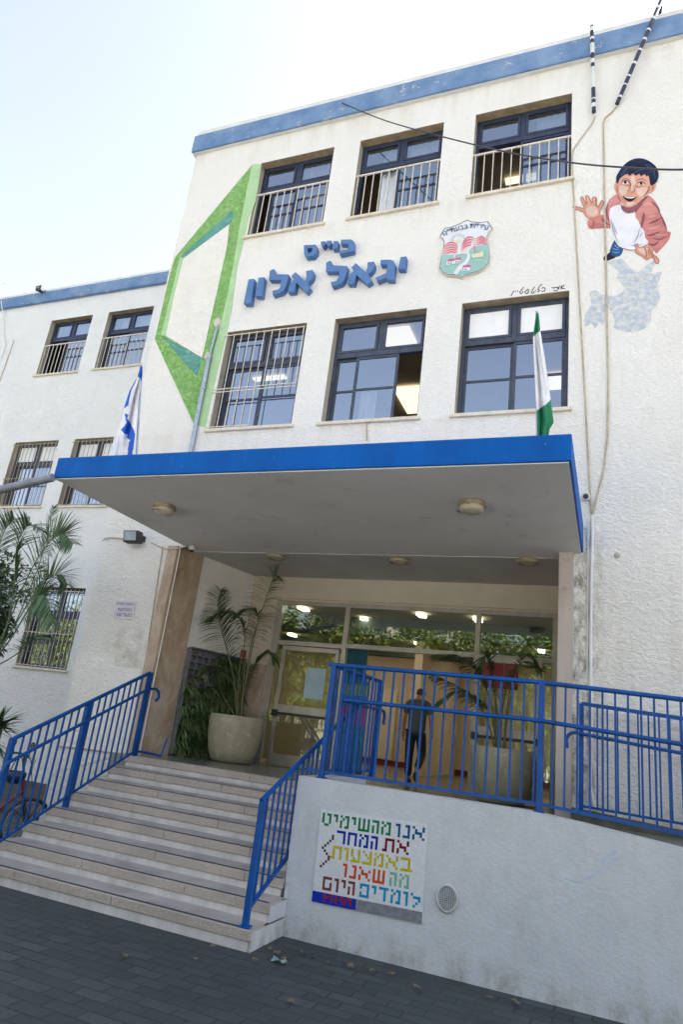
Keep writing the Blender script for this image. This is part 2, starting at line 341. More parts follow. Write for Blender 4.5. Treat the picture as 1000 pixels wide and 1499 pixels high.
# ================================================================ the school
school = thing('school_building', 'white stucco school with blue roof band, blue edged entrance canopy and a recessed left wing', 'building', (-3.5, YF, 0))
RD = .24                                        # depth of the window reveals
def wall_sheet(name, x0, x1, z0, z1, ops, Y, mats, reveals=True):
    xs = sorted({x0, x1, *[o[0] for o in ops], *[o[1] for o in ops]}); zs = sorted({z0, z1, *[o[2] for o in ops], *[o[3] for o in ops]})
    b = MB()
    for i in range(len(xs) - 1):
        for j in range(len(zs) - 1):
            cx, cz = (xs[i] + xs[i + 1]) / 2, (zs[j] + zs[j + 1]) / 2
            if any(o[0] < cx < o[1] and o[2] < cz < o[3] for o in ops): continue
            b.add([(xs[i], Y, zs[j]), (xs[i + 1], Y, zs[j]), (xs[i + 1], Y, zs[j + 1]), (xs[i], Y, zs[j + 1])], [(0, 1, 2, 3)])
    for o in ops:
        if not o[4]: continue
        a, c, e, f = o[:4]; d = RD + .08
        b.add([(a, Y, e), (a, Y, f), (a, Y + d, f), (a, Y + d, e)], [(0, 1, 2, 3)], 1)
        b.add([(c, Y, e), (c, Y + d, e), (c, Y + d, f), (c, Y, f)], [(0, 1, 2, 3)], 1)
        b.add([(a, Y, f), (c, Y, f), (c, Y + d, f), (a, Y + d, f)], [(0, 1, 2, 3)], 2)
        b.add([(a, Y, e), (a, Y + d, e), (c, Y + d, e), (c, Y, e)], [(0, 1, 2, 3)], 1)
    return b.build(name, mats, school)
def make_window(x0, x1, z0, z1, Y, sashes, top=.33, frame='alu', pane_film=False, curtains=(), guard=None, ochre=(), label=None):
    w, h = x1 - x0, z1 - z0; ya = Y + RD - .07; yb = Y + RD + .01; fm = M[frame]; zt = z1 - h * top
    b = MB(); t = .06
    b.box(x0, x0 + t, ya, yb, z0, z1); b.box(x1 - t, x1, ya, yb, z0, z1); b.box(x0 + t, x1 - t, ya, yb, z1 - t, z1); b.box(x0 + t, x1 - t, ya, yb, z0, z0 + .05)
    b.box(x0 + t, x1 - t, ya - .012, yb, zt - .05, zt + .05)
    xm = (x0 + x1) / 2; b.box(xm - .045, xm + .045, ya, yb, zt + .05, z1 - t)
    for xa, xb in ((x0 + t, xm - .045), (xm + .045, x1 - t)):          # casements of the two top lights
        for q in ((xa + .004, xa + .05, zt + .052, z1 - t - .002), (xb - .05, xb - .004, zt + .052, z1 - t - .002), (xa + .05, xb - .05, zt + .052, zt + .098), (xa + .05, xb - .05, z1 - t - .048, z1 - t - .002)):
            b.box(q[0], q[1], ya - .018, ya + .03, q[2], q[3])
    win = b.build('window', fm, school, .004)
    if label: win['label'] = label
    p = MB(); yg = ya + .015
    for xa, xb in ((x0 + t + .05, xm - .095), (xm + .095, x1 - t - .05)): p.add([(xa, yg, zt + .098), (xb, yg, zt + .098), (xb, yg, z1 - t - .048), (xa, yg, z1 - t - .048)], [(0, 1, 2, 3)])
    zl0, zl1 = z0 + .05, zt - .05
    for fa, fb, lay in sashes:
        xa, xb = x0 + t + (w - 2 * t) * fa, x0 + t + (w - 2 * t) * fb; y0 = ya + .002 + lay * .036; y1 = y0 + .032; s = .05
        q = MB(); q.box(xa, xa + s, y0, y1, zl0, zl1); q.box(xb - s, xb, y0, y1, zl0, zl1); q.box(xa + s, xb - s, y0, y1, zl0, zl0 + s); q.box(xa + s, xb - s, y0, y1, zl1 - s, zl1)
        zm = zl0 + (zl1 - zl0) * .5; q.box(xa + s, xb - s, y0 + .004, y1 - .004, zm - .022, zm + .022); q.build('sash', fm, win, .003)
        for za, zb in ((zl0 + s, zm - .022), (zm + .022, zl1 - s)):
            p.add([(xa + s, y0 + .016, za), (xb - s, y0 + .016, za), (xb - s, y0 + .016, zb), (xa + s, y0 + .016, zb)], [(0, 1, 2, 3)])
    p.build('pane', M['glass'], win)
    q = MB(); q.box(x0 - .07, x1 + .06, Y - .055, Y + RD - .075, z0 - .055, z0 + .003); q.build('sill', M['sill'], win, .006)
    if pane_film:
        q = MB()
        for xa, xb in ((x0 + t + .05, xm - .095), (xm + .095, x1 - t - .05)): q.box(xa + .003, xb - .003, yg - .008, yg - .004, zt + .1, z1 - t - .05)
        q.build('blind', M['blind'], win)  # white film on the outer face of the top panes
    for fa, fb, za, zb in curtains:
        q = MB(); n = 44; xa, xb = x0 + w * fa, x0 + w * fb; rows = 7; vs = []; rnd = random.Random(int(x0 * 100 + fa * 991))
        ph = [rnd.uniform(0, 6) for _ in range(3)]
        for r in range(rows):
            fz = r / (rows - 1); z = z0 + h * (za + (zb - za) * fz)
            for i in range(n):
                u = i / (n - 1); vs.append((xa + (xb - xa) * (u + .012 * math.sin(9 * u + 2 * fz + ph[2])), yb + .09 + .030 * math.sin(u * 42 * (fb - fa) * w / .9 + ph[0] + .6 * fz) + .014 * math.sin(u * 75 + ph[1]), z))
        q.add(vs, [(r * n + i, r * n + i + 1, (r + 1) * n + i + 1, (r + 1) * n + i) for r in range(rows - 1) for i in range(n - 1)], 0, True)
        q.build('curtain', M['curtain'], win)
    for fa, fb, za, zb in ochre:
        q = MB(); q.box(x0 + w * fa, x0 + w * fb, yb + .03, yb + .04, z0 + h * za, z0 + h * zb); q.build('blind', M['ochreblind'], win)
    if guard:
        kind = guard[0]; q = MB(); yr = Y + .03
        if kind == 'balustrade':
            _, fr, nb = guard; zr = z0 + h * fr
            q.box(x0 + .002, x1 - .002, yr - .014, yr + .014, zr - .018, zr + .018); q.box(x0 + .002, x1 - .002, yr - .009, yr + .009, z0 + .03, z0 + .052)
            for i in range(nb):
                x = x0 + .05 + (w - .1) * i / (nb - 1); q.box(x - .0085, x + .0085, yr - .0085, yr + .0085, z0 + .052, zr - .018)
            q.build('balustrade', M['bars'], win)
        else:
            _, nb, rails, mt, cut = guard; yr = Y - .035
            for i in range(nb):
                x = x0 + .03 + (w - .06) * i / (nb - 1); za = z0 + .02
                if cut and i > nb * .47: za = z0 + h * .385
                q.box(x - .0065, x + .0065, yr - .0065, yr + .0065, za, z1 - .085 if cut else z1 - .05)
            for f in rails:
                xe = x1 - .02 if not (cut and f < .1) else x0 + w * .5
                q.box(x0 - .05, xe, yr + .0067, yr + .018, z0 + h * f - .009, z0 + h * f + .009)
                q.box(x0 - .05, x0 - .034, yr + .018, Y - .001, z0 + h * f - .009, z0 + h * f + .009)
            q.build('security_grille', M[mt], win)
    return win
C2 = (0, .5, 1), (.5, 1, 0)
TZ, BZ = (11.33, 13.27), (6.96, 9.06)
W1, W2, W3 = (-6.87, -5.17), (-4.60, -2.89), (-2.28, -.56)
G1, G2 = (-16.36, -14.70), (-14.09, -12.42)
fw = [(*w, *z, 1) for w in (W1, W2, W3) for z in (TZ, BZ)]
REC = (-6.95, -.64, GZ - .05, 4.71, 0)
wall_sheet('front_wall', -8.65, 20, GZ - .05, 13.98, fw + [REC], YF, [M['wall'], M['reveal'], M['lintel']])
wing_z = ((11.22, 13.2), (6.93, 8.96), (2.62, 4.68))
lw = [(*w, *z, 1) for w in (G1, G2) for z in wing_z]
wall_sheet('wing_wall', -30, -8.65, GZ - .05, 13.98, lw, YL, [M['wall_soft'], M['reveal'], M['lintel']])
b = MB()                                          # unseen sides, back and roof close the volume
b.add([(-8.65, YF, GZ), (-8.65, YL, GZ), (-8.65, YL, 13.98), (-8.65, YF, 13.98)], [(0, 1, 2, 3)])
b.add([(20, YF, GZ), (20, 26, GZ), (20, 26, 13.98), (20, YF, 13.98)], [(0, 1, 2, 3)])
b.add([(-30, 26, GZ), (20, 26, GZ), (20, 26, 13.98), (-30, 26, 13.98)], [(0, 1, 2, 3)])
b.add([(-30, YL, GZ), (-30, 26, GZ), (-30, 26, 13.98), (-30, YL, 13.98)], [(0, 1, 2, 3)])
b.build('side_wall', M['wall_soft'], school)
b = MB(); b.box(-30.1, 20.1, YL - .07, 26.1, 13.95, 14.0); b.box(-8.72, 20.1, YF - .07, YL - .07, 13.95, 14.0); b.build('roof', M['cap'], school)
b = MB(); b.box(-8.74, 20.12, YF - .11, YF + .25, 13.965, 14.44); b.box(-8.74, -8.5, YF + .25, YL + .2, 13.965, 14.44); b.box(-30, -8.74, YL - .11, YL + .25, 13.92, 14.30)
b.build('roof_band', M['band'], school, .015)
b = MB(); b.box(-8.70, 20.1, YF - .07, YF + .3, 14.442, 14.60); b.box(-30, -8.72, YL - .06, YL + .3, 14.302, 14.43); b.build('roof_coping', M['cap'], school, .02)

make_window(*W1, *TZ, YF, [(.14, .58, 1), (.5, 1, 0)], curtains=[(.44, .97, .03, .98)], guard=('balustrade', .56, 11))
make_window(*W2, *TZ, YF, [(.47, 1, 0), (.5, .98, 1)], curtains=[(.26, .5, .02, .98), (.55, .97, .02, .97)], guard=('balustrade', .54, 11))
make_window(*W3, *TZ, YF, [(.48, 1, 0), (.52, 1, 1)], curtains=[(.64, .97, .02, .98)], guard=('balustrade', .50, 11))
make_window(*W1, *BZ, YF, C2, frame='alu_grey', guard=('grille', 11, (.02, .365, .395, .955), 'bars', True))
make_window(*W2, *BZ, YF, [(0, .30, 1), (.24, .74, 0)], frame='alu_grey', curtains=[(.30, .50, .03, .36)])
make_window(*W3, *BZ, YF, C2, frame='alu_grey', pane_film=True)
for (a, b_), (cu_, sa) in zip((G1, G2), (([(.5, .97, .02, .98)], [(.44, 1, 0), (.5, 1, 1)]), ([(.16, .97, .02, .98)], C2))):
    make_window(a, b_, *wing_z[0], YL, sa, curtains=cu_, guard=('balustrade', .54, 11))
    make_window(a, b_, *wing_z[1], YL, C2, frame='alu_grey', pane_film=True, ochre=[(.05, .95, .0, .6)], guard=('grille', 12, (.02, .42, .95), 'darkbars', False))
make_window(*G1, *wing_z[2], YL, C2, frame='alu', ochre=[(.05, .95, .02, .6)], guard=('grille', 12, (.02, .42, .95), 'bars', False))
make_window(*G2, *wing_z[2], YL, C2, frame='alu', curtains=[(.04, .46, .03, .95)], ochre=[(.54, .95, .02, .95)], guard=('grille', 13, (.02, .42, .95), 'bars', False))
def room(x0, x1, y0, y1, z0, z1, name='classroom'):
    b = MB()
    b.add([(x0, y0, z1), (x1, y0, z1), (x1, y1, z1), (x0, y1, z1)], [(0, 1, 2, 3)], 1)
    b.add([(x0, y0, z0), (x1, y0, z0), (x1, y1, z0), (x0, y1, z0)], [(0, 1, 2, 3)], 0)
    b.add([(x0, y1, z0), (x1, y1, z0), (x1, y1, z1), (x0, y1, z1)], [(0, 1, 2, 3)], 0)
    b.add([(x0, y0, z0), (x0, y1, z0), (x0, y1, z1), (x0, y0, z1)], [(0, 1, 2, 3)], 0)
    b.add([(x1, y0, z0), (x1, y1, z0), (x1, y1, z1), (x1, y0, z1)], [(0, 1, 2, 3)], 0)
    return b.build(name, [M['room'], M['roomceil']], school)
YI = YF + .02
rt = room(-8.6, -.2, YI, 14.4, 10.4, 13.46); rb = room(-8.6, -.2, YI, 14.4, 5.9, 9.3)
for z0, z1 in ((10.3, 13.4), (6.0, 9.2), (1.6, 4.9)): room(-22, -11.6, YL + .02, 18, z0, z1)
def lamp_panel(parent, cx, cy, z, lx, ly, m='lamp', name='ceiling_lamp'):
    b = MB(); b.box(cx - lx / 2, cx + lx / 2, cy - ly / 2, cy + ly / 2, z - .05, z - .012); return b.build(name, M[m], parent)
for px, py in ((776, 258), (776, 300), (712, 330)):
    p = SZ(px, py, 13.44); lamp_panel(rt, p.x, p.y, 13.44, 1.0, .16)
p = SZ(478, 312, 13.44); lamp_panel(rt, p.x, p.y, 13.44, .9, .2)
for (px, py) in ((583, 492), (606, 584), (820, 556)):
    p = SZ(px, py, 9.28); lamp_panel(rb, p.x, p.y, 9.28, .62, .62 if py < 560 else 1.2)
p = SZ(395, 552, 9.28); lamp_panel(rb, p.x, p.y, 9.28, .8, .14)

# ---- canopy, recess and entrance front
b = MB(); zc = 4.71
def slab(v): return Vector((v.x, v.y, v.z + (.13 * (v.y - 6.28) / 3.18 if v.z > 4.8 else 0)))
b.box(-6.86, -.33, 6.28, YF - .003, zc, 5.0, 0, slab)
cano = b.build('canopy', M['canopyblue'], school, .012)
b = MB(); b.box(-6.835, -.355, 6.305, YF + .25, zc - .012, zc - .001); b.build('soffit', M['soffit'], cano)
b = MB(); b.box(-7.0, -.6, YF + .251, 11.45, 4.69, 4.72); b.build('recess_ceiling', M['recess_ceiling'], school)
b = MB(); b.prism([(-6.84, 9.9, ZP), (-6.50, 11.45, ZP), (-7.0, 11.45, ZP), (-7.0, 9.9, ZP)], (0, 0, 3.4)); b.build('recess_wall', M['wall_patch'], school)
b = MB(); b.box(-.56, -.40, YF + .3, 11.45, ZP, 4.69); b.build('recess_wall', M['cream'], school)
pl = MB(); pl.prism([(-7.19, YF - .05, ZP - .1), (-6.99, YF - .05, ZP - .1), (-6.80, 9.98, ZP - .1), (-7.19, 9.98, ZP - .1)], (0, 0, 3.52)); pl.build('stone_pier', M['stone'], school, .006)
pl = MB(); pl.box(-.645, -.45, YF - .05, YF + .5, ZP - .1, zc - .002); pl.build('stone_pier', M['palestone'], school, .006)
YD = 11.4
b = MB(); b.box(-6.52, -5.93, YD, YD + .15, ZP, 4.69); b.box(-5.93, -.55, YD, YD + .15, 4.24, 4.69); b.box(-6.0, -.56, YD - .05, YD, 4.27, 4.32); b.build('entrance_wall', M['cream'], school)
b = MB(); b.box(-6.5, -5.95, YD - .03, YD - .002, ZP, 3.0)
b.build('stone_dado', M['stone'], school)
ent = MB(); fz0, fz1 = ZP, 4.24
for x0, x1 in ((-5.93, -5.80), (-4.50, -4.41), (-2.11, -2.03), (-.86, -.62)): ent.box(x0, x1, YD - .01, YD + .09, fz0, fz1)
ent.box(-5.80, -.86, YD, YD + .08, 4.16, 4.238); ent.box(-5.80, -4.50, YD - .02, YD + .08, 3.40, 3.48); ent.box(-4.41, -2.11, YD - .02, YD + .08, 3.42, 3.50); ent.box(-2.03, -.86, YD - .02, YD + .08, 3.41, 3.49)
ef = ent.build('entrance_front', M['doorframe'], school, .004)
b = MB()
for x0, x1 in ((-5.80, -4.50), (-4.41, -2.11), (-2.03, -.86)): b.add([(x0, YD + .04, 3.5), (x1, YD + .04, 3.5), (x1, YD + .04, 4.16), (x0, YD + .04, 4.16)], [(0, 1, 2, 3)])
b.build('pane', M['doorglass'], ef)
def door(x0, x1, y, z1):
    b = MB(); z0 = ZP + .01; s = .07; zm = z0 + .95
    b.box(x0, x0 + s, y, y + .05, z0, z1); b.box(x1 - s, x1, y, y + .05, z0, z1); b.box(x0 + s, x1 - s, y, y + .05, z1 - .08, z1); b.box(x0 + s, x1 - s, y, y + .05, z0, z0 + .19); b.box(x0 + s, x1 - s, y, y + .05, zm - .08, zm + .08)
    d = b.build('door', M['doorframe'], school, .004)
    g = MB()
    for za, zb in ((z0 + .19, zm - .08), (zm + .08, z1 - .08)): g.add([(x0 + s, y + .025, za), (x1 - s, y + .025, za), (x1 - s, y + .025, zb), (x0 + s, y + .025, zb)], [(0, 1, 2, 3)])
    g.build('pane', M['doorglass'], d)
    g = MB(); g.box(x0 + .02, x1 - .02, y - .06, y - .035, zm - .10, zm - .055); g.box(x0 - .01, x0 + .09, y - .07, y - .001, zm - .13, zm - .02); g.box(x1 - .09, x1 - .02, y - .07, y - .001, zm - .13, zm - .02); g.build('push_bar', M['black'], d)
    return d
d1 = door(-5.66, -4.52, YD - .04, 3.38); d2 = door(-2.01, -.98, YD - .35, 3.40)
for xa, xb in ((-5.80, -5.66), (-.98, -.86)):
    b = MB(); b.add([(xa, YD + .04, ZP + .1), (xb, YD + .04, ZP + .1), (xb, YD + .04, 3.4), (xa, YD + .04, 3.4)], [(0, 1, 2, 3)]); b.build('pane', M['doorglass'], ef)
M['poster'] = paint('pale_blue_poster', srgb(150, 176, 190), srgb(170, 192, 202), 3, .4); M['redposter'] = paint('red_poster', srgb(150, 40, 44), srgb(120, 30, 36), 3, .5)
b = MB(); b.box(-5.12, -4.74, YD - .024, YD - .018, 2.48, 3.02); tag(b.build('notice_sheet', M['poster']), 'pale blue notice sheet stuck on the left glass door', 'notice')
b = MB(); b.box(-1.88, -1.34, YD - .334, YD - .328, 2.92, 3.33); tag(b.build('notice_sheet', M['redposter']), 'dark red notice sheet stuck at the top of the right glass door', 'notice')
# ---- lobby
M['lobbywall'] = paint('lobby_wall', (.60, .51, .36), (.54, .46, .32), 1.2, .7); M['lobbyceil'] = paint('lobby_ceiling', (.42, .36, .26), (.38, .32, .23), 1, .9)
M['lobbyfloor'] = paint('lobby_floor', (.20, .15, .09), (.17, .13, .08), 2, .2); M['redbase'] = paint('red_baseboard', srgb(120, 30, 30), srgb(96, 26, 26), 4, .5)
M['beam'] = paint('grey_green_beam', srgb(92, 104, 100), srgb(80, 92, 88), 2, .8); M['cabinet'] = paint('pale_cabinet', (.68, .60, .44), (.62, .54, .40), 2, .6)
b = MB(); x0, x1, y0, y1, z0, z1 = -9.4, .6, YD + .16, 18.8, ZP - .002, 4.2
b.add([(x0, y0, z1), (x1, y0, z1), (x1, y1, z1), (x0, y1, z1)], [(0, 1, 2, 3)], 1); b.add([(x0, y0, z0), (x1, y0, z0), (x1, y1, z0), (x0, y1, z0)], [(0, 1, 2, 3)], 2)
b.add([(x0, y1, z0), (x1, y1, z0), (x1, y1, z1), (x0, y1, z1)], [(0, 1, 2, 3)]); b.add([(x0, y0, z0), (x0, y1, z0), (x0, y1, z1), (x0, y0, z1)], [(0, 1, 2, 3)]); b.add([(x1, y0, z0), (x1, y1, z0), (x1, y1, z1), (x1, y0, z1)], [(0, 1, 2, 3)])
b.add([(x0, YD + .155, ZP), (-5.93, YD + .155, ZP), (-5.93, YD + .155, z1), (x0, YD + .155, z1)], [(0, 1, 2, 3)]); b.add([(-.62, YD + .155, ZP), (x1, YD + .155, ZP), (x1, YD + .155, z1), (-.62, YD + .155, z1)], [(0, 1, 2, 3)])
lob = b.build('lobby', [M['lobbywall'], M['lobbyceil'], M['lobbyfloor']], school)
b = MB(); b.box(x0 + .01, x1 - .01, 12.6, 12.95, 3.86, z1 - .001); b.box(x0 + .01, x1 - .01, 16.0, 16.3, 3.9, z1 - .001); b.build('beam', M['beam'], lob)
b = MB(); b.box(x0 + .01, x1 - .01, y1 - .03, y1 - .002, z0 + .001, z0 + .13); b.build('baseboard', M['redbase'], lob)
for cx in (-6.55, -5.2, -3.1, -2.0):
    b = MB(); b.box(cx, cx + 1.0, y1 - .07, y1 - .032, z0 + .14, 3.3); b.build('cupboard_door', M['cabinet'], lob, .01)
b = MB(); b.box(-4.0, -3.82, 14.6, y1 - .04, ZP, 4.19); b.build('partition', M['lobbywall'], lob)
b = MB(); b.box(-7.3, -5.6, 13.6, 14.1, ZP, 2.25); b.build('cabinet', M['cabinet'], lob, .01)
for p in ((440, 887), (607, 890), (428, 928), (613, 941), (793, 951), (815, 983), (535, 905), (700, 905)):
    q = SZ(*p, 4.19); lamp_panel(lob, q.x, max(q.y, 11.8), 4.19, .13, .3, 'lamp2')
for lx in (-8, -6, -4, -2, -.4):  # further lamp rows, added to brighten the lobby
    for ly in (13.4, 17.2): lamp_panel(lob, lx, ly, 4.19, .25, 1.0, 'lamp2')
M['teal'] = paint('teal_board', srgb(20, 110, 130), srgb(26, 92, 116), 3, .5)
b = MB(); p = S(519, 965, 12.4); b.box(p.x - .26, p.x + .26, 12.38, 12.42, 2.9, 3.62); tag(b.build('hanging_board', M['teal']), 'teal board hanging just inside the entrance beside the left door', 'board')
t = NT('striped_banner'); wv = t.ramp(t.sep()[2], 1.4, 3.0); rp = t.n.new('ShaderNodeValToRGB'); t.link(wv, rp.inputs[0]); rp.color_ramp.interpolation = 'CONSTANT'
e = rp.color_ramp.elements; e[0].color = (*srgb(40, 140, 150), 1); e[1].position = .45; e[1].color = (*srgb(215, 60, 110), 1)
for pos, c in ((.65, srgb(60, 110, 200)), (.78, srgb(150, 180, 40)), (.9, srgb(40, 120, 90))): x = e.new(pos); x.color = (*c, 1)
t.color(rp.outputs[0]); M['banner'] = t.set(.6)
b = MB(); p = S(512, 1040, 12.0); b.box(p.x - .34, p.x + .30, 11.98, 12.02, ZP + .06, 2.92); bn = tag(b.build('display_banner', M['banner']), 'tall colourful striped banner standing inside the entrance', 'banner')
b = MB(); b.box(p.x - .36, p.x + .32, 11.9, 12.1, ZP, ZP + .06); b.build('banner_base', M['darkgrey'], bn)
# ---- base of the right-hand facade along the ramp
M['moss'] = paint('mossy_concrete', (.17, .15, .11), (.07, .075, .045), 6, .95, 0, .6, 25)
b = MB(); b.prism([(-.44, YF - .14, 1.0), (-.44, YF - .14, 1.44), (4, YF - .14, 1.18), (4, YF - .14, 1.0)], (0, .138, 0)); b.build('plinth', M['moss'], school, .01)
b = MB(); p = S(904, 813); b.lathe((0, 0, 0), [(.045, 0), (.03, .012), (.0, .015)], 12)
b.v = [Vector((p.x + v.x, YF - .001 - v.z, p.z + v.y)) for v in b.v]; b.build('drilled_hole', M['reveal'], school)
b = MB(); pts = [(112, 957), (168, 961), (168, 975), (205, 980), (196, 1100), (80, 1130), (92, 1060)]
b.prism([S(x, y, YF - .012) for x, y in pts], (0, .011, 0)); b.build('plaster_patch', M['wall_patch'], school)

# ================================================================ entrance stairs
RIS, TRD, Y1 = .1625, .3374, 6.32
stairs = thing('entrance_stairs', 'broad flight of eight speckled stone steps up to the entrance porch', 'stairs', (-4.8, 6.3, 0))
XL, XR = -6.64, -3.06
for k in range(1, 9):
    z = RIS * k if k < 8 else ZP + .004; y0 = Y1 + (k - 1) * TRD; yb = 8.9 if k == 8 else y0 + TRD + .05
    xr = XR if y0 + .1 < YW else -3.105
    b = MB(); b.box(XL + .02, xr - .025, y0 + .03, yb, (z - RIS if k > 1 else GZ - .02), z - .092); st = b.build('step', M['riser'], stairs)
    b = MB(); xs = [XL]; rnd = random.Random(k)
    x = XL + rnd.uniform(.6, 1.3)
    while x < xr - .4: xs.append(x); x += rnd.uniform(1.0, 1.35)
    xs.append(xr)
    for a, c in zip(xs, xs[1:]): b.box(a + .0025, c - .0025, y0 + .014, (y0 + .30 if k < 8 else y0 + .14), z - .09 + rnd.uniform(0, .002), z + rnd.uniform(-.002, 0))
    b.build('nosing', M['nosing'], st, .006)
    if k < 8:
        b = MB(); b.box(XL + .01, xr - .01, y0 + .075, y0 + TRD + .03, z + .0005, z + .003); b.build('tread', M['tread'], st)
        b = MB(); b.box(XL + .03, xr - .04, y0 + .04, y0 + .075, z + .0005, z + .004); b.build('grip_strip', M['strip'], st)
b = MB()
for k in (1, 2, 3): b.box(XR - .022, XR + .004, Y1 + (k - 1) * TRD + .035, YW - .002, GZ if k == 1 else RIS * (k - 1), RIS * k - .02)
b.build('end_plaster', M['lowwall'], stairs)

# ================================================================ low wall of the ramp
wt = [(-3.1, 1.485), (-.7, 1.485), (-.25, 1.45), (.6, 1.37), (2, 1.24), (8.5, .62)]
lw_ = thing('ramp_wall', 'low white rendered wall carrying the blue ramp railing and a mosaic', 'wall', (1, YW, 0))
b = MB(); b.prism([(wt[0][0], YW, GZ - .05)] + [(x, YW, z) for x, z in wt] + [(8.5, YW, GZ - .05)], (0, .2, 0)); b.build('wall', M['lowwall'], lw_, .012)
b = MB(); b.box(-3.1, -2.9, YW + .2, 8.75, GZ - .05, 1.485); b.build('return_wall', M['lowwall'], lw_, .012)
# oval drain cover let into the wall
vent = thing('drain_cover', 'oval perforated metal drain cover set in the low white wall', 'drain cover', (-1.43, YW, .62))
pc = S(655, 1315, YW); b = MB(); n = 28; ov = [(pc.x + .088 * math.cos(2 * math.pi * i / n) * (1 + .12 * abs(math.cos(2 * math.pi * i / n))), YW - .012, pc.z + .112 * math.sin(2 * math.pi * i / n)) for i in range(n)]
b.prism(ov, (0, .011, 0)); b.build('plate', paint('drain_plate', srgb(170, 174, 180), srgb(146, 150, 156), 20, .5, .4), vent, .003)
b = MB(); b.tube([Vector(p) for p in ov] + [Vector(ov[0])], .011, 6); b.build('rim', M['lowwall'], vent)
b = MB()
for i in range(-4, 5):
    for j in range(-6, 7):
        x, z = i * .02, j * .018
        if (x / .082) ** 2 + (z / .1) ** 2 < .92: b.poly([(pc.x + x + .0048 * math.cos(a), YW - .0135, pc.z + z + .0048 * math.sin(a)) for a in [k * math.pi / 4 for k in range(8)]])
b.build('hole', M['black'], vent)

# ================================================================ blue railings
def sloped(p0, p1): return lambda u: p0 + (p1 - p0) * u
def baluster_run(mb, A, B, At, Bt, n, w=.02, skip=0):
    for i in range(n):
        u = (i + .5) / n
        mb.bar(A + (B - A) * u, At + (Bt - At) * u, w)
def curl(path_end, direction, r=.09, down=True, n=7):     # the rounded hook that ends a handrail
    c = Vector(path_end); d = Vector(direction).normalized(); out = []
    for i in range(1, n + 1):
        a = math.pi * .5 * i / n * 1.25; out.append(c + d * r * math.sin(a) + Vector((0, 0, -r * (1 - math.cos(a)))))
    out.append(out[-1] + Vector((0, 0, -.05))); return out
B_ = M['railblue']; YR = 7.15
# -- ramp railing on the low wall, with the return along the stairs
rr = thing('ramp_railing', 'blue tubular railing on top of the low white wall, running to the right edge', 'railing', (0, YR, 1.48))
c0 = S(485, 975, YR); c1 = S(794, 999, YR); c2 = S(1000, 1024, YR); sl = (c2.z - c1.z) / (c2.x - c1.x)
m1 = S(790, 1055, YR); m2 = S(1000, 1090, YR); b1 = S(790, 1177, YR); b2 = S(1000, 1221, YR)
xc, xp = c0.x, c1.x; zt, zm, zb = c1.z, m1.z, b1.z; XE = 6.0
def zat(a, b, x): return a.z if x < xp else a.z + (b.z - a.z) / (b.x - a.x) * (x - xp)
b = MB(); b.tube([(xc - .03, YR, zt), (xp, YR, zt), (XE, YR, zat(c1, c2, XE))], .024, 10); b.tube([(xc, YR + .01, zt), (xc + .06, 8.83, zt)], .024, 10); b.build('top_rail', B_, rr)
b = MB(); b.tube([(xc + .22, YR - .03, zm), (xp, YR - .03, zm), (XE, YR - .03, zat(m1, m2, XE))], .022, 10); b.tube([(xc + .22, YR - .03, zm), (xc + .13, YR + .12, zm), (xc + .12, 8.85, zm)] + curl((xc + .12, 8.85, zm), (0, 1, 0)), .020, 8); b.build('handrail', B_, rr)
b = MB(); b.bar((xc - .16, YR, zb), (xp, YR, zb), .03); b.bar((xp, YR, zb), (XE, YR, zat(b1, b2, XE)), .03); b.bar((xc, YR, zb), (xc + .06, 8.83, zb), .03); b.build('bottom_rail', B_, rr)
def post(x, y, za, zb_, par, w=.05):
    q = MB(); q.bar((x, y, za), (x, y, zb_), w); q.box(x - .05, x + .05, y - .05, y + .05, za - .003, za + .012); q.build('post', B_, par, .003)
def wz(x):
    for (xa, za), (xb_, zb_) in zip(wt, wt[1:]):
        if xa <= x <= xb_: return za + (zb_ - za) * (x - xa) / (xb_ - xa)
post(xc + .04, YR, wz(xc), zt, rr, .055); post(xp, YR, wz(xp), zt, rr, .055); post(xp + 2.25, YR, wz(xp + 2.25), zat(c1, c2, xp + 2.25), rr); post(xc + .06, 8.80, 1.485, zt, rr, .055)
def bal(A, B, par):
    q = MB(); q.bar(A, B, .019); q.build('baluster', B_, par)
n = 20
for i in range(n):
    x = xc + (xp - xc) * (i + .5) / n
    bal(Vector((x, YR, zb)), Vector((x, YR, zt)), rr)
for i in range(19):
    x = xp + .113 * (i + 1)
    if abs(x - xp - 2.25) < .03: continue
    bal(Vector((x, YR, zat(b1, b2, x))), Vector((x, YR, zat(c1, c2, x))), rr)
for i in range(13):
    y = YR + .12 + 1.5 * i / 12; x = xc + .06 * (y - YR) / 1.68
    bal(Vector((x, y, zb)), Vector((x, y, zt)), rr)
# -- railing against the facade
YB2 = 9.2; fr = thing('facade_railing', 'blue railing standing close to the stucco facade behind the ramp railing', 'railing', (0, YB2, 1.3))
a0, a1, h0, h1, k0, k1 = S(852, 1030, YB2), S(1000, 1052, YB2), S(845, 1073, YB2), S(1000, 1103, YB2), S(852, 1180, YB2), S(1000, 1206, YB2)
def ex(p, q, x): return Vector((x, YB2, p.z + (q.z - p.z) / (q.x - p.x) * (x - p.x)))
b = MB(); b.bar(a0, ex(a0, a1, XE), .045); b.build('top_rail', B_, fr)
b = MB(); b.tube(list(reversed(curl(h0 + Vector((-.02, -.05, 0)), (-1, 0, -.05), .1))) + [h0 + Vector((-.02, -.05, 0)), ex(h0, h1, XE) + Vector((0, -.05, 0))], .021, 8); b.build('handrail', B_, fr)
b = MB(); b.bar(k0, ex(k0, k1, XE), .028); b.build('bottom_rail', B_, fr)
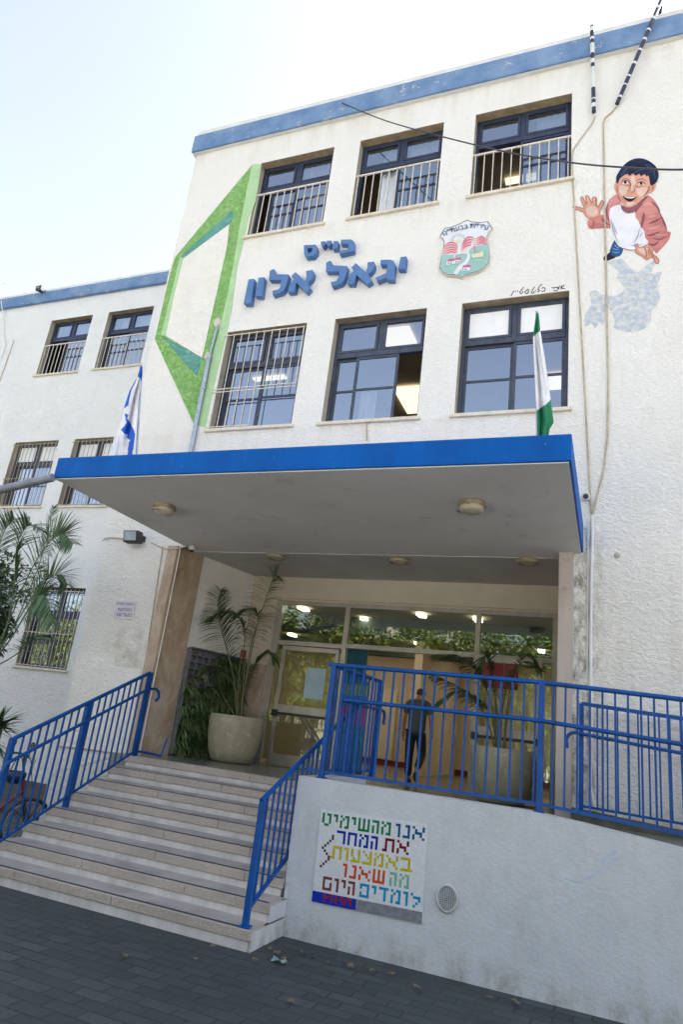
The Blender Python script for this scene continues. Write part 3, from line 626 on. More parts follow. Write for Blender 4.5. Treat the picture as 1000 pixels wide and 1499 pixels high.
q = MB(); q.bar((a0.x, YB2, k0.z - .1), a0, .055); q.build('post', B_, fr); q = MB(); x = a0.x + 2.3; q.bar(ex(k0, k1, x) - Vector((0, 0, .12)), ex(a0, a1, x), .055); q.build('post', B_, fr)
for i in range(34):
    x = a0.x + .115 * (i + 1.6); bal(ex(k0, k1, x), ex(a0, a1, x), fr)
# -- right stair railing
XRR = -3.16; sr = thing('stair_railing', 'short blue railing down the right side of the stairs beside the low wall', 'railing', (XRR, 6.35, .16))
t0, t1 = SX(383, 1172, XRR), SX(520, 1035, XRR); bz = lambda y: .30 + (y - 6.38) * .478
b = MB(); b.tube([t0, t1, t1 + Vector((.05, .12, .0))], .025, 10); b.build('top_rail', B_, sr)
b = MB(); b.bar((XRR, 6.38, bz(6.38)), (XRR, t1.y, bz(t1.y)), .032); b.build('bottom_rail', B_, sr)
post(XRR, t0.y + .03, RIS + .003, t0.z, sr, .055); q = MB(); q.bar((XRR, t1.y, ZP), (XRR, t1.y, t1.z), .055); q.build('post', B_, sr)
for i in range(17):
    y = t0.y + .13 + .128 * i
    if y > t1.y - .05: break
    bal(Vector((XRR, y, bz(y))), Vector((XRR, y, t0.z + (t1.z - t0.z) * (y - t0.y) / (t1.y - t0.y))), sr)
# -- left stair railing
XLR = -6.5; ll = thing('stair_railing', 'long blue railing with a lower handrail on the left side of the stairs', 'railing', (XLR, 6.35, .16))
ta, tb = SX(16, 1083, XLR), SX(219, 985, XLR); ha, hb = SX(8, 1114, XLR), SX(212, 1008, XLR); la, lb = SX(0, 1231, XLR), SX(193, 1102, XLR)
def on(p, q, y): return Vector((XLR, y, p.z + (q.z - p.z) * (y - p.y) / (q.y - p.y)))
b = MB(); b.tube([ta, tb], .026, 10); b.build('top_rail', B_, ll)
off = Vector((.06, 0, 0)); b = MB(); b.tube(list(reversed([ha + off + Vector((0, -.07 * s, -.09 * s * s)) for s in (.4, .8, 1.15, 1.4)])) + [ha + off, hb + off, hb + off + Vector((0, .18, .02)), hb + off + Vector((0, .27, -.02)), hb + off + Vector((0, .30, -.10)), hb + off + Vector((0, .24, -.15))], .022, 8); b.build('handrail', B_, ll)
b = MB(); b.tube([on(la, lb, 6.2), lb, lb + Vector((-.02, .22, .02)), lb + Vector((.22, .40, -.01))], .019, 8); b.tube([lb + Vector((.22, .40, -.03)), lb + Vector((.2, .52, .25))], .015, 6); b.build('bottom_rail', B_, ll)
for y, z0 in ((ta.y + .02, 0.0), (7.52, RIS * 4), (8.72, ZP)):
    q = MB(); q.bar((XLR, y, z0), on(ta, tb, y), .06); q.build('post', B_, ll)
n = 20
for i in range(n):
    y = ta.y + (8.72 - ta.y) * (i + .5) / n
    if abs(y - 7.52) < .05: continue
    bal(on(la, lb, y), on(ta, tb, y), ll)

# ================================================================ lamps, cameras, pipes, cables
def ceiling_light(p, z, label, flat=False):
    o = thing('ceiling_light', label, 'ceiling light', (p.x, p.y, z), 'round lamps under the entrance ceiling')
    b = MB(); b.lathe((p.x, p.y, z), [(.0, -.001), (.155, -.001), (.165, -.03), (.15, -.055), (.12, -.058)], 28); b.build('ring', M['lampring'], o)
    if flat:
        b = MB(); b.lathe((p.x, p.y, z), [(.155, -.03), (.165, -.05), (.15, -.066), (.12, -.062), (.10, -.05), (0, -.046)], 28); b.build('cover', M['lampring'], o); b = MB(); b.lathe((p.x, p.y, z), [(.10, -.052), (.06, -.06), (0, -.062)], 20); b.build('diffuser', M['lampcover'], o); return
    b = MB(); b.lathe((p.x, p.y, z), [(.13, -.04), (.145, -.06), (.14, -.105), (.11, -.125), (0, -.13)], 28); b.build('cover', M['lampcover'], o)
    rnd = random.Random(int(p.x * 10)); b = MB(); a0_ = rnd.uniform(0, 3); b.tube([Vector((p.x + .168 * math.cos(a0_ + q * .3), p.y + .168 * math.sin(a0_ + q * .3), z - .03 - .008 * q)) for q in range(12)], .009, 6); b.build('loose_clamp', M['lampring'], o)
    b = MB(); 
    for k in range(3):
        a = 2.1 * k + .4; b.box(p.x + .15 * math.cos(a) - .014, p.x + .15 * math.cos(a) + .014, p.y + .15 * math.sin(a) - .014, p.y + .15 * math.sin(a) + .014, z - .07, z - .02)
    b.build('clip', M['lampring'], o)
for (px, py), lab in (((240, 745), 'round rusty ringed lamp under the left half of the canopy'), ((691, 741), 'round rusty ringed lamp under the right half of the canopy')):
    ceiling_light(SZ(px, py, zc - .06), zc - .012, lab)
for (px, py), lab in (((404, 817), 'flat round lamp on the recess ceiling above the left palm'), ((584, 823), 'flat round lamp on the recess ceiling above the middle of the entrance'), ((773, 824), 'flat round lamp on the recess ceiling beside the right stone pier')):
    ceiling_light(SZ(px, py, 4.64), 4.69, lab, True)
# floodlight
p = S(202, 790); fl = thing('floodlight', 'black floodlight on the wall under the left end of the canopy', 'floodlight', tuple(p))
b = MB(); dx, dz = .165, .10
def tilt(v): return Vector((v.x, v.y - .25 * (v.z - p.z) - .02, v.z))
b.box(p.x - dx, p.x + dx, YF - .2, YF - .06, p.z - dz, p.z + dz, 0, tilt); b.build('housing', M['black'], fl, .012)
b = MB(); b.box(p.x - dx + .025, p.x + dx - .05, YF - .206, YF - .201, p.z - dz + .025, p.z + dz - .02, 0, tilt); b.build('lamp_glass', M['lens'], fl)
b = MB(); b.box(p.x + dx - .03, p.x + dx + .0, YF - .1, YF - .001, p.z - .05, p.z + .05); b.box(p.x - dx, p.x - dx + .03, YF - .1, YF - .001, p.z - .05, p.z + .05); b.build('bracket', M['black'], fl)
b = MB(); b.tube([S(150, 792, YF - .02), S(153, 788, YF - .02), S(162, 787, YF - .02), S(187, 789, YF - .03)], .012, 6); tag(b.build('conduit', M['beige']), 'short beige conduit feeding the floodlight', 'conduit')
# security cameras
p = S(281, 803, YF - .12); c = thing('security_camera', 'small white dome camera at the top of the brown stone pier', 'camera', tuple(p))
b = MB(); b.lathe(p, [(0, .05), (.05, .045), (.055, 0), (.05, -.03)], 16); b.build('base', M['white'], c); b = MB(); b.lathe(p, [(.045, -.03), (.035, -.055), (0, -.065)], 16); b.build('lens_dome', M['black'], c)
b = MB(); b.tube([S(222, 795, YF - .07), S(238, 803, YF - .07), S(256, 804, YF - .08), S(272, 800, YF - .1)], .012, 6); tag(b.build('cable', M['beige']), 'beige cable looping to the camera on the brown stone pier', 'cable')
p = S(858, 725, YF - .09); c = thing('security_camera', 'round white wall camera with a dark eye beside the right end of the canopy', 'camera', tuple(p))
b = MB(); b.tube([(p.x, YF - .001, p.z), (p.x, YF - .05, p.z)], .06, 16); b.tube([(p.x, YF - .05, p.z), (p.x, YF - .08, p.z - .01)], [.055, .05], 16); b.build('base', M['white'], c); b = MB(); b.tube([(p.x, YF - .08, p.z - .01), (p.x, YF - .115, p.z - .015)], [.038, .026], 14); b.build('lens_dome', M['black'], c)
# conduits on the right wall
def wallpath(P, d): return [S(x, y, YF - d) for x, y in P]
b = MB(); b.tube(wallpath([(872, 170), (868, 180), (840, 218), (838, 224), (839, 262), (843, 330), (849, 440), (857, 580), (866, 752)], .012), .013, 6); tag(b.build('conduit', M['beige']), 'beige conduit coming down from the upright roof pole along the window edge', 'conduit')
b = MB(); b.tube(wallpath([(903, 156), (897, 164), (887, 172), (884, 180), (885, 260), (888, 400), (891, 560), (890, 640), (884, 690), (868, 754)], .014), .014, 6); tag(b.build('conduit', M['beige']), 'beige conduit coming down from the slanting roof pole beside the painted boy', 'conduit')
b = MB(); b.tube(wallpath([(868, 754), (866, 860), (865, 985), (866, 1050), (864, 1150), (872, 1186)], .016), .022, 8); b.tube(wallpath([(861, 760), (861, 860), (860, 990)], .010), .010, 6); tag(b.build('wall_pipe', M['white']), 'white pipe running down the right wall behind the railings', 'pipe')
b = MB(); b.tube(wallpath([(196, 1075), (211, 978), (226, 878), (238, 800)], .012), .010, 6); tag(b.build('conduit', M['beige']), 'thin conduit up the wall edge beside the brown stone pier', 'conduit')
b = MB(); b.tube(wallpath([(537, 618), (537, 645)], .012), .012, 6); tag(b.build('conduit', M['beige']), 'short conduit dropping from the middle sill to the canopy', 'conduit')
# grey metal pipe in front of the green painting
pp = thing('metal_pipe', 'silver metal pipe fixed upright over the green wall painting', 'pipe', tuple(S(285, 650, YF - .06)))
b = MB(); P = [S(278, 664, YF - .05), S(306, 522, YF - .05)]; b.tube(P, .042, 10); b.tube([P[1], S(318, 478, YF - .05)], .024, 8); b.build('tube', M['metal'], pp)
b = MB(); q = S(297, 570, YF - .05); d = (P[1] - P[0]).normalized(); b.tube([q, q + d * .03], .05, 10); b.tube([P[1] - d * .06, P[1]], .05, 10); b.build('joint', M['metal'], pp)
M['plaster'] = paint('bare_plaster', (.66, .60, .55), (.56, .47, .42), 9, .9, 0, .4, 40)
for (x, y), lab in (((318, 472), 'pinkish plaster patch at the top of the metal pipe'), ((305, 522), 'white plaster patch behind the joint of the metal pipe')):
    q = S(x, y, YF); rnd = random.Random(x); b = MB(); b.prism([(q.x + .085 * math.cos(a) * rnd.uniform(.75, 1.15), YF - .012, q.z + .10 * math.sin(a) * rnd.uniform(.75, 1.15)) for a in [k * math.pi / 7 for k in range(14)]], (0, .011, 0)); b.build('plaster_repair', M['plaster'], school)
# grey pole end at the left corner of the canopy
b = MB(); b.tube([S(77, 699, 6.24), S(60, 703, 6.22), S(-60, 731, 6.1)], .055, 12); tag(b.build('awning_pole', M['greypipe']), 'thick grey pole reaching from the left edge to the canopy corner', 'pole')
# roof poles with white tape
def taped(name, pts, r, n, label):
    o = thing(name, label, 'pole', tuple(pts[0])); b = MB(); b.tube(pts, r, 10); b.build('tube', M['tapeblack'], o)
    rnd = random.Random(len(pts) + n); a, c = Vector(pts[0]), Vector(pts[1]); b = MB()
    for i in range(n):
        u = (i + rnd.uniform(.3, .7)) / n; L = rnd.uniform(.02, .05) if n == 9 else rnd.choice((.04, .07, .12, .2)) * (1.3 if .3 < u < .8 else .7); d = (c - a).normalized()
        b = MB(); b.tube([a + (c - a) * u, a + (c - a) * u + d * L], r + .003, 10); b.build('tape_band', M['white'], o)
M['tapeblack'] = paint('dark_blue_tape', srgb(40, 42, 66), srgb(52, 54, 80), 8, .6)
taped('roof_pole', [S(870, 164, YF - .06), S(867, 38, YF - .22)], .034, 9 + 1, 'upright roof edge pole wrapped in black and white tape')
taped('roof_pole', [S(904, 152, YF - .06), S(968, 2, YF - .25), S(966, 36, YF + .15)], .036, 9, 'slanting black roof edge pole with white tape bands, bent at its top')
# overhead cable
cb = [S(*a) for a in ((497, 149, YF - .08), (560, 175, 9.0), (640, 198, 8.5), (740, 222, 7.9), (836, 238, 7.3), (930, 246, 6.7), (1010, 248, 6.2), (1120, 238, 5.6))]
b = MB(); b.tube(smooth_pts([tuple(p) for p in cb], 6, False), .011, 6); tag(b.build('overhead_cable', M['black']), 'black cable slung from the roof band across to the right edge', 'cable')
b = MB(); b.tube(smooth_pts([tuple(S(*a)) for a in ((-8, 430, YL - .2), (3, 416, YL - .3), (14, 416, YL - .3), (30, 425, YL - .2))], 5, False), .012, 6); b.tube([S(1, 440, YL - .14), S(5, 470, YL - .06), S(5, 490, YL - .03), S(8, 505, YL - .03), S(1, 525, YL - .03)], .016, 6); tag(b.build('roof_cable', M['white']), 'white cable bending over the roof edge at the far left', 'cable')
b = MB(); b.tube([S(20, 498, YL - .02), S(-2, 560, YL - .02)], .012, 6); tag(b.build('conduit', M['beige']), 'thin beige conduit on the wing wall near the left edge', 'conduit')
# horn loudspeaker
p = S(64, 428, YL - .05); ho = thing('loudspeaker', 'dark grey horn loudspeaker on the wing roof edge', 'loudspeaker', tuple(p))
b = MB(); s = .125; hz = .095
def hv(v): k = 1. if v.y < YL - .1 else .5; return Vector((p.x + (v.x - p.x) * k, v.y, p.z + (v.z - p.z) * k))
b.box(p.x - s, p.x + s, YL - .3, YL - .05, p.z - hz, p.z + hz, 0, hv); b.build('horn', M['darkgrey'], ho, .02)
b = MB(); b.box(p.x - s + .02, p.x + s - .02, YL - .304, YL - .301, p.z - hz + .02, p.z + hz - .02); b.build('mouth', M['black'], ho); b = MB(); b.lathe((0, 0, 0), [(.035, 0), (.02, .02), (0, .025)], 12); b.v = [Vector((p.x + v.x, YL - .304 - v.z, p.z + v.y)) for v in b.v]; b.build('driver', M['lens'], ho)
b = MB(); b.box(p.x - .02, p.x + .02, YL - .06, YL - .02, 14.43, p.z); b.build('bracket', M['darkgrey'], ho)

# ================================================================ flags
def flag(name, label, base, poly_l, poly_r, Y, zones, mats, group, rows=90, cols=36, fold=.05, seed=1):
    o = thing(name, label, 'flag', base, group); rnd = random.Random(seed)
    def at(P, y):
        for (x0, y0), (x1, y1) in zip(P, P[1:]):
            if y0 <= y <= y1: return x0 + (x1 - x0) * (y - y0) / max(y1 - y0, 1e-6)
        return P[-1][0]
    ya, yb = poly_l[0][1], poly_l[-1][1]; b = MB(); vs = []; px = []
    ph = [rnd.uniform(0, 6) for _ in range(4)]
    for r in range(rows + 1):
        y = ya + (yb - ya) * r / rows; a, c = at(poly_l, y), at(poly_r, y)
        for k in range(cols + 1):
            u = k / cols; x = a + (c - a) * u; v = r / rows
            d = fold * min(1, v * 4) * (math.sin(u * 9 + ph[0] + 2.2 * v) + .5 * math.sin(u * 17 + ph[1] - 3 * v))
            vs.append(S(x, y, Y + d)); px.append((x, y))
    W = cols + 1
    for r in range(rows):
        for k in range(cols):
            i = r * W + k; cx = (px[i][0] + px[i + W + 1][0]) / 2; cy = (px[i][1] + px[i + W + 1][1]) / 2
            m = 0
            for mi, z in zones:
                if inside(cx, cy, z): m = mi; break
            b.f.append([i, i + 1, i + W + 1, i + W]); b.m.append(m); b.sm.append(True)
    b.v = [Vector(v) for v in vs]; cl = b.build('cloth', mats, o)
    sol = cl.modifiers.new('thickness', 'SOLIDIFY'); sol.thickness = .004
    return o
def clothmat(n, c):
    t = NT(n); t.color(t.mix(t.ramp(t.noise(9, 4), .35, .7), c, tuple(x * .88 for x in c))); t.bump(t.noise(14, 4), .25, .02); return t.set(.8)
M['flagwhite'] = clothmat('flag_white', (.78, .78, .80)); M['flagblue'] = clothmat('flag_blue', srgb(20, 90, 195)); M['flaggreen'] = clothmat('flag_green', srgb(14, 118, 78))
def Z8(P): return [(150 + x * 80 / 750, 520 + y * 80 / 750) for x, y in P]
YFl = 7.3; zct = 5.0 + .13 * (YFl - 6.28) / 3.18
o = flag('flag', 'white flag with blue stripes and star hanging folded at the left end of the canopy', tuple(SZ(178, 668, zct)),
     Z8([(518, 150), (478, 290), (448, 340), (375, 480), (288, 740), (200, 1000), (165, 1110), (100, 1350), (70, 1460)]),
     Z8([(543, 150), (545, 240), (530, 360), (490, 640), (465, 900), (440, 1090), (410, 1345), (395, 1460)]), YFl,
     [(1, Z8([(500, 100), (560, 100), (560, 240), (530, 370), (515, 310), (470, 290)])), (1, Z8([(455, 330), (425, 330), (370, 470), (280, 740), (355, 690), (370, 600), (400, 470)])),
      (1, Z8([(300, 800), (355, 815), (335, 870), (390, 940), (425, 1020), (440, 1090), (460, 1100), (430, 1190), (405, 1345), (405, 1480), (350, 1480), (345, 1345), (360, 1200), (380, 1170), (330, 1130), (340, 1090), (300, 1080), (250, 1025), (300, 975), (325, 930), (315, 870)]))],
     [M['flagwhite'], M['flagblue']], 'flags on the canopy', 110, 44)
b = MB(); b.tube([S(199, 676, YFl + .06), S(207, 538, YFl + .06)], .016, 8); b.build('pole', M['metal'], o)
o = flag('flag', 'green and white flag hanging folded at the right end of the canopy', tuple(SZ(795, 645, zct)),
     [(786, 458), (781, 491), (782, 520), (784, 560), (786, 600), (788, 640), (788, 652)], [(789, 458), (791, 484), (797, 520), (803, 560), (808, 598), (811, 618), (805, 628), (803, 640), (803, 652)], YFl,
     [(1, [(770, 440), (820, 440), (820, 470), (791, 484), (781, 493), (770, 493)]), (1, [(770, 602), (788, 600), (800, 592), (808, 583), (830, 583), (830, 660), (770, 660)])],
     [M['flagwhite'], M['flaggreen']], 'flags on the canopy', 110, 34, .04, 5)
b = MB(); b.tube([S(787, 652, YFl + .05), S(786, 456, YFl + .05)], .016, 8); b.build('pole', M['metal'], o)

# ================================================================ lettering, crest, notice, signature
def zf(ox, oy, k): return lambda P: [(ox + x * k, oy + y * k) for x, y in P]
a3 = zf(350, 380, .13); a4 = zf(430, 340, .18)
letters = [('final_nun', a3([(105, 222), (170, 215), (130, 495), (50, 495)])), ('vav', a3([(220, 203), (285, 198), (255, 410), (178, 412)])),
 ('lamed', a3([(345, 125), (392, 103), (420, 165), (560, 168), (540, 250), (522, 305), (502, 345), (470, 370), (378, 400), (375, 350), (440, 335), (460, 315), (474, 228), (335, 228)])),
 ('alef', a3([(590, 185), (635, 140), (745, 244), (758, 190), (755, 128), (828, 115), (838, 150), (832, 190), (815, 220), (785, 245), (772, 268), (805, 320), (755, 368), (640, 256), (625, 360), (548, 365), (556, 315), (575, 270), (606, 236), (622, 228)])),
 ('lamed', a4([(265, 245), (300, 230), (325, 270), (437, 275), (425, 340), (412, 385), (388, 415), (310, 440), (302, 405), (345, 398), (365, 370), (372, 318), (262, 318)])),
 ('alef', a4([(470, 285), (505, 250), (588, 326), (600, 290), (600, 245), (655, 238), (658, 275), (645, 305), (606, 340), (612, 352), (638, 395), (597, 422), (508, 345), (490, 418), (438, 418), (442, 375), (460, 335), (488, 318)])),
 ('gimel', a4([(708, 225), (785, 222), (812, 232), (825, 258), (815, 385), (757, 385), (755, 368), (678, 397), (665, 370), (755, 330), (762, 262), (705, 262)])),
 ('yod', a4([(870, 202), (918, 195), (905, 298), (850, 300)])),
 ('yod', a4([(325, 72), (360, 70), (355, 130), (315, 135)])), ('bet', a4([(385, 60), (470, 58), (490, 75), (488, 150), (372, 178), (368, 152), (440, 140), (445, 95), (382, 92)])),
 ('quote_mark', a4([(220, 76), (257, 72), (260, 92), (240, 120), (222, 104)])), ('quote_mark', a4([(266, 70), (305, 66), (306, 92), (285, 116), (268, 102)]))]
sg = thing('school_sign', 'raised blue Hebrew letters spelling the school name across the facade', 'sign', tuple(S(470, 430)))
for nm, P in letters:
    b = MB(); b.prism([S(x, y, YF - .12) for x, y in P], (0, .119, 0)); b.build('letter', M['letter'], sg, .006)
out, hole = a4([(82, 105), (180, 100), (189, 125), (184, 165), (160, 192), (95, 200), (84, 175)]), a4([(112, 128), (152, 125), (150, 145), (146, 160), (134, 165), (118, 167), (112, 150)])
b = MB(); n = 7
for d0 in (0,):
    A = [S(x, y, YF - .12) for x, y in out]; H = [S(x, y, YF - .12) for x, y in hole]; dv = Vector((0, .119, 0))
    for i in range(n):
        j = (i + 1) % n; b.add([A[i], A[j], H[j], H[i]], [(0, 1, 2, 3)]); b.add([A[i], A[j], A[j] + dv, A[i] + dv], [(0, 1, 2, 3)]); b.add([H[i], H[j], H[j] + dv, H[i] + dv], [(0, 1, 2, 3)])
b.build('letter', M['letter'], sg, 0, True)
_gl = {}
def glyphs(s):                                     # outline of a word, first letter at the right
    if s in _gl: return _gl[s]
    cu = bpy.data.curves.new('w', 'FONT'); cu.body = s[::-1]; cu.size = 1; cu.resolution_u = 3
    ob = bpy.data.objects.new('w', cu); COL.objects.link(ob); bpy.context.view_layer.update()
    me = bpy.data.meshes.new_from_object(ob.evaluated_get(bpy.context.evaluated_depsgraph_get()))
    vs = [v.co.copy() for v in me.vertices]; fs = [tuple(p.vertices) for p in me.polygons]
    bpy.data.objects.remove(ob); bpy.data.curves.remove(cu); bpy.data.meshes.remove(me); _gl[s] = (vs, fs); return _gl[s]
def word(mb, s, fn, mi=0):                         # fn maps (u in 0..1 across, v in 0..1 up) to space
    vs, fs = glyphs(s)
    if not vs: return
    x0, x1 = min(v.x for v in vs), max(v.x for v in vs); y0, y1 = min(v.y for v in vs), max(v.y for v in vs)
    mb.add([fn((v.x - x0) / max(x1 - x0, 1e-6), (v.y - y0) / max(y1 - y0, 1e-6)) for v in vs], fs, mi)
# notice plate
nt = thing('notice_plate', 'small white notice plate with three lines of purple Hebrew text beside the brown stone pier', 'sign', tuple(S(181, 892)))
q = [S(169, 879, YF - .02), S(198.5, 880, YF - .02), S(194.5, 906.5, YF - .02), S(165.5, 905, YF - .02)]
b = MB(); b.prism(q, (0, .019, 0)); b.build('plate', paint('notice_white', srgb(224, 218, 226), srgb(206, 200, 210), 6, .4), nt, .003)
M['purple'] = paint('purple_lettering', srgb(112, 70, 120), srgb(96, 60, 106), 9, .6)
def quad(q, dy): return lambda u, v: (q[3] + (q[2] - q[3]) * u) * (1 - v) + (q[0] + (q[1] - q[0]) * u) * v + Vector((0, dy, 0))
b = MB(); Q = quad(q, -.0025)
for s, ua, ub, va, vb in (('המקום מצולם', .08, .95, .72, .92), ('במצלמות', .18, .86, .42, .62), ('במעגל סגור', .10, .92, .12, .34)):
    word(b, s, lambda u, v: Q(ua + (ub - ua) * u, va + (vb - va) * v)); word(b, s, lambda u, v: Q(ua + .006 + (ub - ua) * u, va + (vb - va) * v) + Vector((0, -.0006, 0)))
b.build('lettering', M['purple'], nt)
# municipal crest
cs = zf(635, 310, .095); YC = YF - .05
cr_ = thing('crest', 'shield shaped crest with red hills, green fields and Hebrew lettering on the facade', 'crest', tuple(S(682, 365, YC)))
OUT = [(90, 375), (165, 245), (290, 220), (400, 175), (515, 118), (600, 145), (720, 155), (845, 140), (915, 250), (862, 300), (834, 370), (836, 470), (856, 560), (872, 680), (858, 780), (800, 860), (700, 920), (560, 960), (480, 985), (435, 1025), (398, 995), (330, 985), (210, 980), (125, 935), (86, 870), (96, 780), (122, 650), (150, 520), (155, 450), (130, 400)]
def cpoly(P, lay): return [S(x, y, YC - .0016 * lay) for x, y in cs(P)]
def shrink(P, k): cx, cy = 490, 560; return [(cx + (x - cx) * k, cy + (y - cy) * k) for x, y in P]
b = MB(); b.prism(cpoly(OUT, 0), (0, .045, 0)); b.build('shield', paint('crest_board', srgb(224, 216, 200), srgb(208, 198, 180), 8, .6), cr_)
cm = {k: paint('crest_' + k, srgb(*v), tuple(x * .9 for x in srgb(*v)), 12, .6) for k, v in dict(white=(226, 228, 234), navy=(104, 112, 136), red=(208, 118, 130), pink=(232, 206, 206), green=(156, 194, 186), yellow=(226, 224, 178), magenta=(204, 92, 142), pale=(170, 205, 190)).items()}
ck = list(cm); CI = {k: i for i, k in enumerate(ck)}
b = MB(); b.poly(cpoly(shrink(OUT, .985), 1), CI['navy']); b.poly(cpoly(shrink(OUT, .955), 2), CI['white'])
FIELD = [(128, 655), (300, 650), (330, 640), (500, 640), (620, 540), (835, 495), (848, 560), (860, 680), (846, 770), (790, 848), (695, 905), (555, 945), (470, 970), (435, 1000), (400, 978), (330, 968), (215, 962), (140, 922), (104, 866), (112, 780)]
b.poly(cpoly(FIELD, 3), CI['green'])
HILL1 = [(140, 590), (150, 550), (180, 510), (230, 475), (290, 465), (340, 480), (370, 520), (360, 650), (128, 655)]
HILL2 = [(430, 500), (470, 440), (510, 400), (560, 380), (620, 395), (650, 410), (690, 385), (735, 372), (790, 395), (832, 430), (834, 492), (700, 515), (620, 540), (540, 600), (500, 620), (420, 615), (420, 540)]
for H in (HILL1, HILL2): b.poly(cpoly(smooth_pts(H, 3), 4), CI['pink'])
def stroke2(P, w, lay, mi, fn=cpoly):
    L, Rr = [], []
    for i, (x, y) in enumerate(P):
        dx = P[min(i + 1, len(P) - 1)][0] - P[max(i - 1, 0)][0]; dy = P[min(i + 1, len(P) - 1)][1] - P[max(i - 1, 0)][1]; l = math.hypot(dx, dy) or 1
        ww = w(i / max(1, len(P) - 1)) if callable(w) else w
        L.append((x - dy / l * ww, y + dx / l * ww)); Rr.append((x + dy / l * ww, y - dx / l * ww))
    for i in range(len(P) - 1): b.poly(fn([L[i], L[i + 1], Rr[i + 1], Rr[i]], lay), mi)
for k in range(5):
    y = k * 36
    stroke2(smooth_pts([(145 - 3 * k, 560 + y * .55), (210, 492 + y), (280, 470 + y), (340, 490 + y), (366, 535 + y * .8)], 4, False), lambda u: 3 + 9 * math.sin(math.pi * u), 5, CI['red'])
for k in range(4):
    y = k * 32
    stroke2(smooth_pts([(650, 425 + y * .8), (700, 400 + y), (740, 380 + y), (790, 408 + y * .9), (830, 440 + y * .5)], 4, False), lambda u: 3 + 9 * math.sin(math.pi * u), 5, CI['red'])
    stroke2(smooth_pts([(440 - 2 * k, 500 + y), (500, 415 + y * 1.2), (560, 388 + y * 1.3), (635, 410 + y * .9)], 4, False), lambda u: 3 + 11 * math.sin(math.pi * u), 5, CI['red'])
stroke2([(640, 530), (640, 640)], 9, 5, CI['red'])
b.poly(cpoly([(320, 470), (340, 435), (380, 415), (420, 420), (445, 445), (400, 470), (350, 482)], 6), CI['yellow'])
for k in range(13):
    a = math.pi * (1.02 - .085 * k); stroke2([(385 + 75 * math.cos(a), 440 - 70 * math.sin(a)), (385 + (115 + 12 * (k % 2)) * math.cos(a), 440 - (105 + 10 * (k % 2)) * math.sin(a))], 2.4, 6, CI['navy'])
stroke2(smooth_pts([(600, 450), (600, 500), (560, 560), (525, 610), (540, 660), (535, 720), (490, 790), (420, 840), (380, 890), (335, 960)], 4, False), lambda u: 9 + 24 * u, 7, CI['white'])
stroke2(smooth_pts([(405, 490), (395, 560), (390, 635)], 3, False), lambda u: 16 + 6 * u, 7, CI['white']); stroke2(smooth_pts([(320, 705), (330, 660), (400, 640), (480, 632), (530, 640)], 4, False), 11, 8, CI['white'])
for k in range(9): stroke2([(600 + k * 26, 560 + k * 4), (720 + k * 16, 640 + k * 22)], 1.6, 6, CI['pale']); stroke2([(560 + k * 20, 745 + k * 4), (690 + k * 12, 890 - k * 16)], 1.8, 6, CI['pale']); stroke2([(120 + k * 20, 800 + k * 10), (160 + k * 20, 930)], 1.6, 6, CI['pale'])
for x, y, w in ((200, 770, 115), (315, 750, 95), (425, 865, 135)):
    b.poly(cpoly([(x, y), (x + w, y - 12), (x + w, y + 35), (x, y + 50)], 9), CI['white']); b.poly(cpoly([(x + 12, y - 6), (x + 40, y - 42), (x + w + 18, y - 50), (x + w + 2, y - 12)], 10), CI['magenta'])
    for i in range(2): b.poly(cpoly([(x + 20 + 42 * i, y + 12), (x + 40 + 42 * i, y + 10), (x + 40 + 42 * i, y + 30), (x + 20 + 42 * i, y + 33)], 10), CI['navy'])
b.poly(cpoly([(585, 660), (720, 630), (722, 612), (768, 608), (770, 690), (600, 712)], 9), CI['yellow'])
for i in range(3): b.poly(cpoly([(610 + 42 * i, 668 - 6 * i), (630 + 42 * i, 665 - 6 * i), (630 + 42 * i, 690 - 6 * i), (610 + 42 * i, 694 - 6 * i)], 10), CI['pink'])
base = [(135, 392), (190, 352), (250, 325), (320, 305), (400, 282), (500, 262), (560, 252), (640, 248), (720, 255), (790, 270), (850, 285)]
def bl(x):
    for (x0, y0), (x1, y1) in zip(base, base[1:]):
        if x0 <= x <= x1: return y0 + (y1 - y0) * (x - x0) / (x1 - x0), math.atan2(y1 - y0, x1 - x0)
    return base[-1][1], .2
for ch, xa, xb, h, up in (('ם', 150, 212, 62, 0), ('י', 215, 235, 34, 36), ('י', 242, 262, 34, 34), ('ת', 268, 332, 66, 0), ('ע', 338, 400, 66, 0), ('ב', 405, 462, 66, 0), ('ג', 472, 525, 66, 0), ('ת', 562, 632, 70, 0), ('י', 640, 660, 36, 38), ('י', 670, 690, 36, 38), ('ר', 697, 738, 70, 0), ('י', 748, 768, 36, 42), ('ע', 772, 842, 74, -4)):
    y0, an = bl((xa + xb) / 2); an *= .6
    for g_ in (0, 5):
        def fn(u, v):
            x = xa + (xb - xa) * u + g_ - (xa + xb) / 2; y = -(up + h * v); X2 = (xa + xb) / 2 + x * math.cos(an) - y * math.sin(an); Y2 = y0 + x * math.sin(an) + y * math.cos(an)
            return S(*cs([(X2, Y2)])[0], YC - .0016 * (8 + g_ * .1))
        word(b, ch, fn, CI['navy'])
b.build('emblem', [cm[k] for k in ck], cr_)
